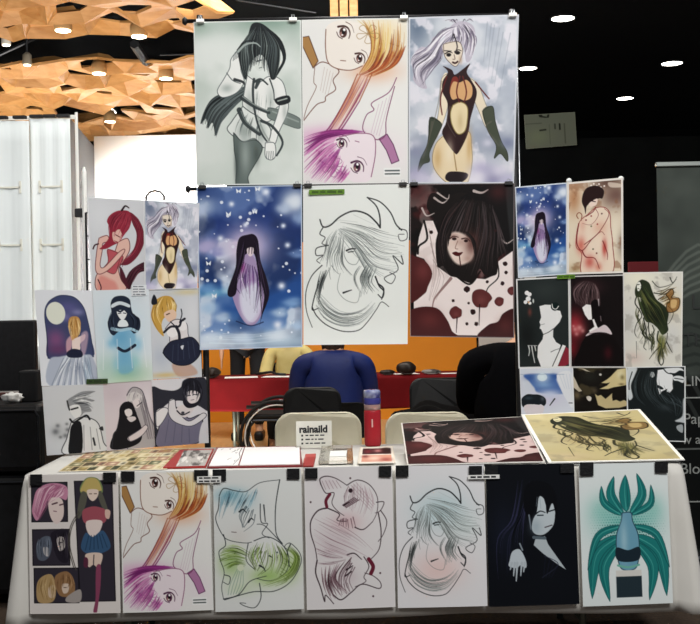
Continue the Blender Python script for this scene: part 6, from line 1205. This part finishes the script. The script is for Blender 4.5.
# clips along the bars
def clip_at(px, py, y, label, m, first=None, w=.034, n=None):
    q = at(px, py, y)
    t = thing('binder_clip', label, 'clip', q, 'clips holding the hanging prints'); hw = w/2
    bm = NB(); prism(bm, [q+Vector((-hw, 0, .006)), q+Vector((-hw, -.006, -.009)), q+Vector((-hw, -.004, -.011)), q+Vector((-hw, .018, -.011)), q+Vector((-hw, .02, -.009)), q+Vector((-hw, .014, .006))], (1, 0, 0), w); link('clip_body', bm, m, t)
    for yy in (-.004, .016): link('clip_handle', tube(NB(), [q+Vector((-hw*.4, yy, .005)), q+Vector((-hw*.3, yy, .017)), q+Vector((hw*.3, yy, .017)), q+Vector((hw*.4, yy, .005))], .0012, 6), STEEL, t)
    return t
BCL = mat('clip_black', '#0c0c0e', .4); WCL = mat('clip_white', '#e8e8e4', .35)
LN = {'pony': 'ponytail print', 'pair': 'pastel two-face print', 'silv': 'silver-haired print', 'star': 'blue starry print', 'moon': 'crescent moon line drawing', 'spl': 'splattered print'}
for px, py, lab, m_ in ((202, 186.5, 'black clip at the top left corner of the hanging blue starry print', BCL), (297, 185, 'black clip at the top right corner of the hanging blue starry print', BCL), (308, 184.8, 'black clip at the top left corner of the crescent moon line drawing', BCL), (403, 183.6, 'black clip at the top right corner of the crescent moon line drawing', BCL), (414, 183.4, 'black clip at the top left corner of the splattered print', BCL), (509, 182.6, 'black clip at the top right corner of the splattered print', BCL),
  (200, 20, 'white clip at the top left corner of the large ponytail print', WCL), (293, 18.6, 'white clip at the top right corner of the large ponytail print', WCL), (404, 16.4, 'white clip where the pastel print meets the silver-haired print', WCL), (513, 14, 'white clip at the top right corner of the silver-haired print', WCL)):
    clip_at(px, py, PY-.042, lab, m_)
GRN = mat('green_tape', '#6f9a2c', .6, noise='#4f7a20', scale=60); DGR = mat('dark_green_tape', '#2f4a1c', .6, noise='#253c16', scale=60)
tagcard('bright green strip label at the top left of the crescent moon line drawing', 309, 189.8, 344.5, 194.8, PY-.045, 1, 'label strip', GRN, 'green_label', ink=mat('green_ink', '#3c5c14', .6), seed=7)
def wing_tag(W, label, px0, py0, px1, py1, m, name, cat, lines=1, ink=INK, seed=1):
    h, dr, n = W; t = thing(name, label, cat, on_plane((px0+px1)/2, py1, h+n*.031, n)); o = h+n*.031; rs = random.Random(seed); O2 = h+n*.0318
    link('card', prism(NB(), [on_plane(*c, o, n) for c in ((px0, py0), (px1, py0-.6), (px1, py1-.6), (px0, py1))], -n, .001), m, t); w = px1-px0; hh = py1-py0
    for i in range(lines):
        yy = py0+hh*(i+.5)/lines-.3; th = hh/lines*.2; x = px0+w*.1; bm = NB()
        while x < px1-w*.2:
            ww = min(rs.uniform(.15, .4)*w, px1-w*.06-x); prism(bm, [on_plane(*c, O2, n) for c in ((x, yy-th), (x+ww, yy-th), (x+ww, yy+th), (x, yy+th))], -n, .0006); x += ww+w*.06
        link('lettering', bm, ink, t)
    return t
wing_tag(WL, 'dark green strip label between the moon gown print and the embracing pair', 86.5, 379.2, 107.8, 384.2, DGR, 'green_label', 'label strip', 1, mat('dgreen_ink', '#1a2c0e', .6)); wing_tag(WR, 'bright green strip label where four prints meet on the right wing', 557, 275, 575, 279, GRN, 'green_label', 'label strip', 1, mat('green_ink', '#3c5c14', .6), 3)
wing_tag(WL, 'small white information card under the red-haired print', 131.5, 285.5, 146.5, 296, mat('tag_white', '#dfe3e6', .6), 'price_tag', 'price tag', 4, mat('grey_ink', '#7b8087', .7), 5)

# ---------------------------------------------------------------- goods on the table top
Z1 = TZ+.0025
def flat_sheet(name, pts, z, art, label, cat, grp=None, parent=None, thick=.0015):
    o = sheet(name, [on_z(x, y, z+thick) for x, y in pts], art, parent, thick=thick)
    return tag(o, label, cat, grp) if label else o
flat_sheet('collage_print', [(88, 451), (191, 448), (166, 469.5), (58, 471.5)], Z1, art_collage(220), 'wide sheet crowded with small gold and green pictures at the left of the table', 'print')
flat_sheet('small_print', [(66, 455), (88, 451), (58, 471.5), (30, 472.5)], Z1, art_collage(60), 'narrow tan sheet at the left end of the table', 'print') if False else None
REDC = mat('red_cover', '#a8322f', .45)
def slab(name, pts, z, th, m, parent=None): return link(name, prism(NB(), [on_z(x, y, z) for x, y in pts], (0, 0, 1), th), m, parent)
t = thing('red_folder', 'red-edged folder with a grey picture lying left of the white sheets', 'folder', on_z(190, 460, Z1))
slab('cover', [(180, 451), (214, 450), (206, 467.8), (163, 468.8)], Z1, .006, REDC, t)
sheet('grey_picture', [on_z(x, y, Z1+.0085) for x, y in ((184, 450.5), (212, 449.7), (205, 465.2), (176, 466))], art_grey_print(80), t, thick=.0015)
t = thing('portfolio', 'open dark red portfolio with white scribbled pages in the middle of the table', 'portfolio', on_z(255, 460, Z1)); WINE = mat('wine_cover', '#7c2226', .45)
slab('cover', [(216, 448.5), (300, 447), (303, 466.8), (207, 468.3)], Z1, .005, WINE, t)
sheet('page', [on_z(x, y, Z1+.0085) for x, y in ((218, 448), (244, 447.3), (238, 465), (209, 465.6))], art_scribble(80), t, thick=.003); sheet('page', [on_z(x, y, Z1+.0085) for x, y in ((245, 447.3), (299.5, 446.5), (300, 463.8), (239.5, 465))], Art((0, 0, 60, 40), 50, '#f5f4f3'), t, thick=.003)
t = thing('red_box', 'small red block at the right end of the open portfolio', 'box', on_z(309, 464, Z1)); slab('box_body', [(305.5, 458), (316, 457.5), (313.5, 467), (303.2, 467.2)], Z1, .016, mat('coral_red', '#b8433c', .45), t); slab('box_lid', [(306, 457.6), (315.6, 457.3), (313.1, 466.4), (303.7, 466.6)], Z1+.016, .003, REDC, t)
ACR = mat('clear_acrylic', '#f2efe8', .08, trans=.92, ior=1.3)
t = thing('card_tray', 'clear acrylic tray holding white cards', 'tray', on_z(335, 460, Z1)); P = [(322, 449.5), (352, 449), (353, 464.5), (319, 465)]
slab('tray_base', P, Z1, .004, ACR, t)
for a, b in ((0, 1), (3, 2), (0, 3), (1, 2)):
    A, B = on_z(*P[a], Z1), on_z(*P[b], Z1); d = (B-A).normalized(); s = d.cross(Vector((0, 0, 1)))*.0015; link('tray_side', prism(NB(), [A-s+Vector((0, 0, .004)), B-s+Vector((0, 0, .004)), B+s+Vector((0, 0, .004)), A+s+Vector((0, 0, .004))], (0, 0, 1), .012), ACR, t)
tag(slab('business_card', [(330.5, 452), (347, 451.5), (346, 457), (329.5, 457.5)], Z1+.0045, .005, WHITE), 'stack of white cards at the back of the acrylic tray', 'cards', 'white cards in the acrylic tray')
tag(slab('business_card', [(329.5, 458.5), (346.5, 458), (347, 463.5), (329, 464)], Z1+.0045, .005, mat('card_white', '#f1efe9', .5, noise='#dcd8ce', scale=90)), 'stack of white cards at the front of the acrylic tray', 'cards', 'white cards in the acrylic tray')
t = thing('framed_cards', 'pale stand with a dark red picture above a peach picture', 'display stand', on_z(376, 460, Z1)); slab('backing', [(360, 448.5), (393, 447.5), (395.5, 463.5), (357.5, 464.3)], Z1, .006, mat('pale_frame', '#e2d8c8', .5), t)
sheet('pictures', [on_z(x, y, Z1+.0085) for x, y in ((361, 447.6), (392.4, 446.8), (394.5, 462.6), (358.7, 463.3))], art_two_cards(110), t, thick=.002)
tag(slab('paper_sheet', [(540, 452), (572, 450), (619, 464.2), (546, 465.6)], Z1, .0012, WHITE), 'white sheet peeking out under the two propped prints at the table edge', 'paper')
tag(slab('paper_sheet', [(318, 466.5), (395, 465), (396, 467.6), (317.5, 469)], Z1, .001, mat('cream_paper', '#ded6c8', .6)), 'cream paper strip in front of the acrylic tray', 'paper') if False else None
# bottle
b = on_z(372.5, 443.3, TZ); by = 4.68; bx = at(372.5, 420, by).x; t = thing('water_bottle', 'red water bottle with clear blue top standing at the back of the table', 'bottle', (bx, by, TZ)); k = TZ+.002
link('bottle_body', lathe(NB(), [(.032, k), (.036, k+.006), (.037, k+.02), (.037, k+.15), (.035, k+.158)], bx, by, 28), mat('bottle_red', '#b32a33', .25, noise='#a3242e', scale=4), t, True); link('bottle_band', lathe(NB(), [(.0355, k+.158), (.036, k+.18), (.035, k+.182)], bx, by, 28), mat('bottle_clear', '#c9a6a2', .15, trans=.35), t, True)
link('bottle_neck', lathe(NB(), [(.0365, k+.182), (.0375, k+.19), (.0375, k+.205), (.0365, k+.21)], bx, by, 28), mat('bottle_blue', '#3a3c86', .3), t, True); link('bottle_cap', lathe(NB(), [(.0365, k+.21), (.037, k+.235), (.034, k+.244), (.02, k+.246)], bx, by, 28), mat('bottle_cap', '#aeb6d2', .2, noise='#4a4f9a', scale=22, trans=.2), t, True)
link('logo', box(NB(), (bx-.005, by-.0385, k+.085), (bx+.001, by-.0365, k+.12), .001), mat('bottle_mark', '#e4b9b6', .4), t)
# sign card in an acrylic foot
SY = 4.62; q0, q1 = at(296.5, 447, SY), at(332, 446, SY); zt = at(314, 421, SY).z; t = thing('sign_card', 'small white sign card with bold dark heading in front of the cream chair', 'sign', ((q0.x+q1.x)/2, SY, TZ))
link('card', box(NB(), (q0.x, SY, TZ+.006), (q1.x, SY+.002, zt)), mat('sign_paper', '#e6e5db', .5), t)
for x in (q0.x+.008, q1.x-.008): link('foot', box(NB(), (x-.012, SY-.02, TZ+.0005), (x+.012, SY+.025, TZ+.014), .002), ACR, t)
w = q1.x-q0.x; hz_ = zt-.045
letters('heading', 'rainaild', Vector((q0.x+w*.08, SY-.001, hz_-.004)), .043, INK, t, bold=.0016, sx=1.0*w/.156); rs = random.Random(3)
for i in range(3):
    z = hz_-.018-.017*i; bm = NB(); x = q0.x+w*.14; box(bm, (x, SY-.0012, z-.003), (x+.008, SY-.0002, z+.005)); x += .018
    while x < q0.x+w*.78: L = rs.uniform(.008, .026); box(bm, (x, SY-.0012, z-.001), (x+L, SY-.0002, z+.004)); x += L+.006
    link('lettering', bm, INK, t)
# two mounted prints propped up on their own struts
def propped(tl, tr, br, bl, db, df, art, label):
    t = thing('propped_print', label, 'print', on_z((bl[0]+br[0])/2, bl[1], TZ), 'mounted prints propped on the table')
    c = [at(*tl, db), at(*tr, db), at(*br, df), at(*bl, df)]
    for v in c[2:]: v.z = max(v.z, TZ+.012)
    sheet('mounted_sheet', c, art, t, thick=.004)
    n = (c[1]-c[0]).cross(c[3]-c[0]); n = -n if n.z > 0 else n; n.normalize()
    for f in (.3, .7):
        p = c[0].lerp(c[1], f).lerp(c[3].lerp(c[2], f), .12)+n*.006; f0 = Vector((p.x, p.y-.05, TZ+.006)); link('strut', prism(NB(), [p+Vector((-.02, 0, 0)), p+Vector((.02, 0, 0)), f0+Vector((.025, 0, 0)), f0+Vector((-.025, 0, 0))], (0, 1, 0), .004), mat('card_grey', '#8d8a84', .7), t)
    return t
T1 = art_splatter(240); T1.I = T1.I*np.array([.84, .78, .77])*.98; T1.border('#d6d0c8', 4)  # same print, colours dimmed to offset the stronger light on the table
propped((401, 423), (523, 416.5), (545, 461.5), (407, 464.5), 4.42, 4.0, T1, 'dark red splattered print propped flat on the table right of the bottle')
propped((521, 414.5), (640, 409), (685, 459.5), (548.5, 462.5), 4.5, 3.985, art_ink_tan(240), 'tan inky creature print with white border propped on the right of the table')

# ---------------------------------------------------------------- light
def area(name, loc, target, power, size, col=(1, 1, 1), sy=None, spread=math.pi):
    l = bpy.data.lights.new(name, 'AREA'); l.energy = power; l.color = col; l.size = size; l.spread = spread
    if sy: l.shape = 'RECTANGLE'; l.size_y = sy
    o = bpy.data.objects.new(name, l); COL.objects.link(o); o.location = loc; o.rotation_euler = (Vector(target)-Vector(loc)).to_track_quat('-Z', 'Y').to_euler(); return o
def spotl(name, loc, target, power, ang, col=(1, 1, 1), r=.3, blend=.6):
    l = bpy.data.lights.new(name, 'SPOT'); l.energy = power; l.color = col; l.spot_size = math.radians(ang); l.spot_blend = blend; l.shadow_soft_size = r
    o = bpy.data.objects.new(name, l); COL.objects.link(o); o.location = loc; o.rotation_euler = (Vector(target)-Vector(loc)).to_track_quat('-Z', 'Y').to_euler(); return o
area('hall_light_right', (1.9, .3, 4.4), (.6, 4.6, 1.2), 185, 1.4, (1, .99, .97))
area('hall_light_left', (-.9, .8, 4.8), (-.2, 4.8, 2.5), 70, 1.4, (1, .95, .9))
area('chair_fill', (.1, 5.05, 4.9), (.1, 6.4, .6), 75, .9, (1, .97, .92), spread=2.0)  # added fill without a fixture, brightens the cream chairs
spotl('sheet_fill', (-2.4, 2.5, 4.9), (-3.0, 8, 1.6), 360, 45)  # unseen spot added to brighten the white hanging sheets
area('wall_fill', (-2.5, 13.2, 2.2), (-2.6, 16.8, 2.1), 330, .8, (1, 1, 1), spread=1.05)  # added fill that overexposes the white wall; there is no window
area('canopy_fill', (-2.6, 8.6, .6), (-2.2, 10.0, 4.2), 110, 3.0, (1, .94, .84), spread=2.2)  # unseen uplight added in place of floor bounce on the nearer canopy
area('canopy_fill_far', (-4.2, 13.6, .4), (-3.6, 14.6, 4.2), 240, 3.4, (1, .94, .84), spread=2.2)  # second added uplight, unseen, brightens the farther canopy from below
area('back_light', (-.4, 9.6, 4.6), (-.3, 11.8, .6), 150, 1.6, (1, .95, .86))
w = bpy.data.worlds.new('world'); C.world = w; w.use_nodes = True; bg = w.node_tree.nodes['Background']; bg.inputs[0].default_value = (.9, .95, 1, 1); bg.inputs[1].default_value = .10
C.view_settings.view_transform = 'Standard'; C.view_settings.look = 'None'; C.view_settings.exposure = 0; C.view_settings.gamma = 1; C.view_settings.use_curve_mapping = False
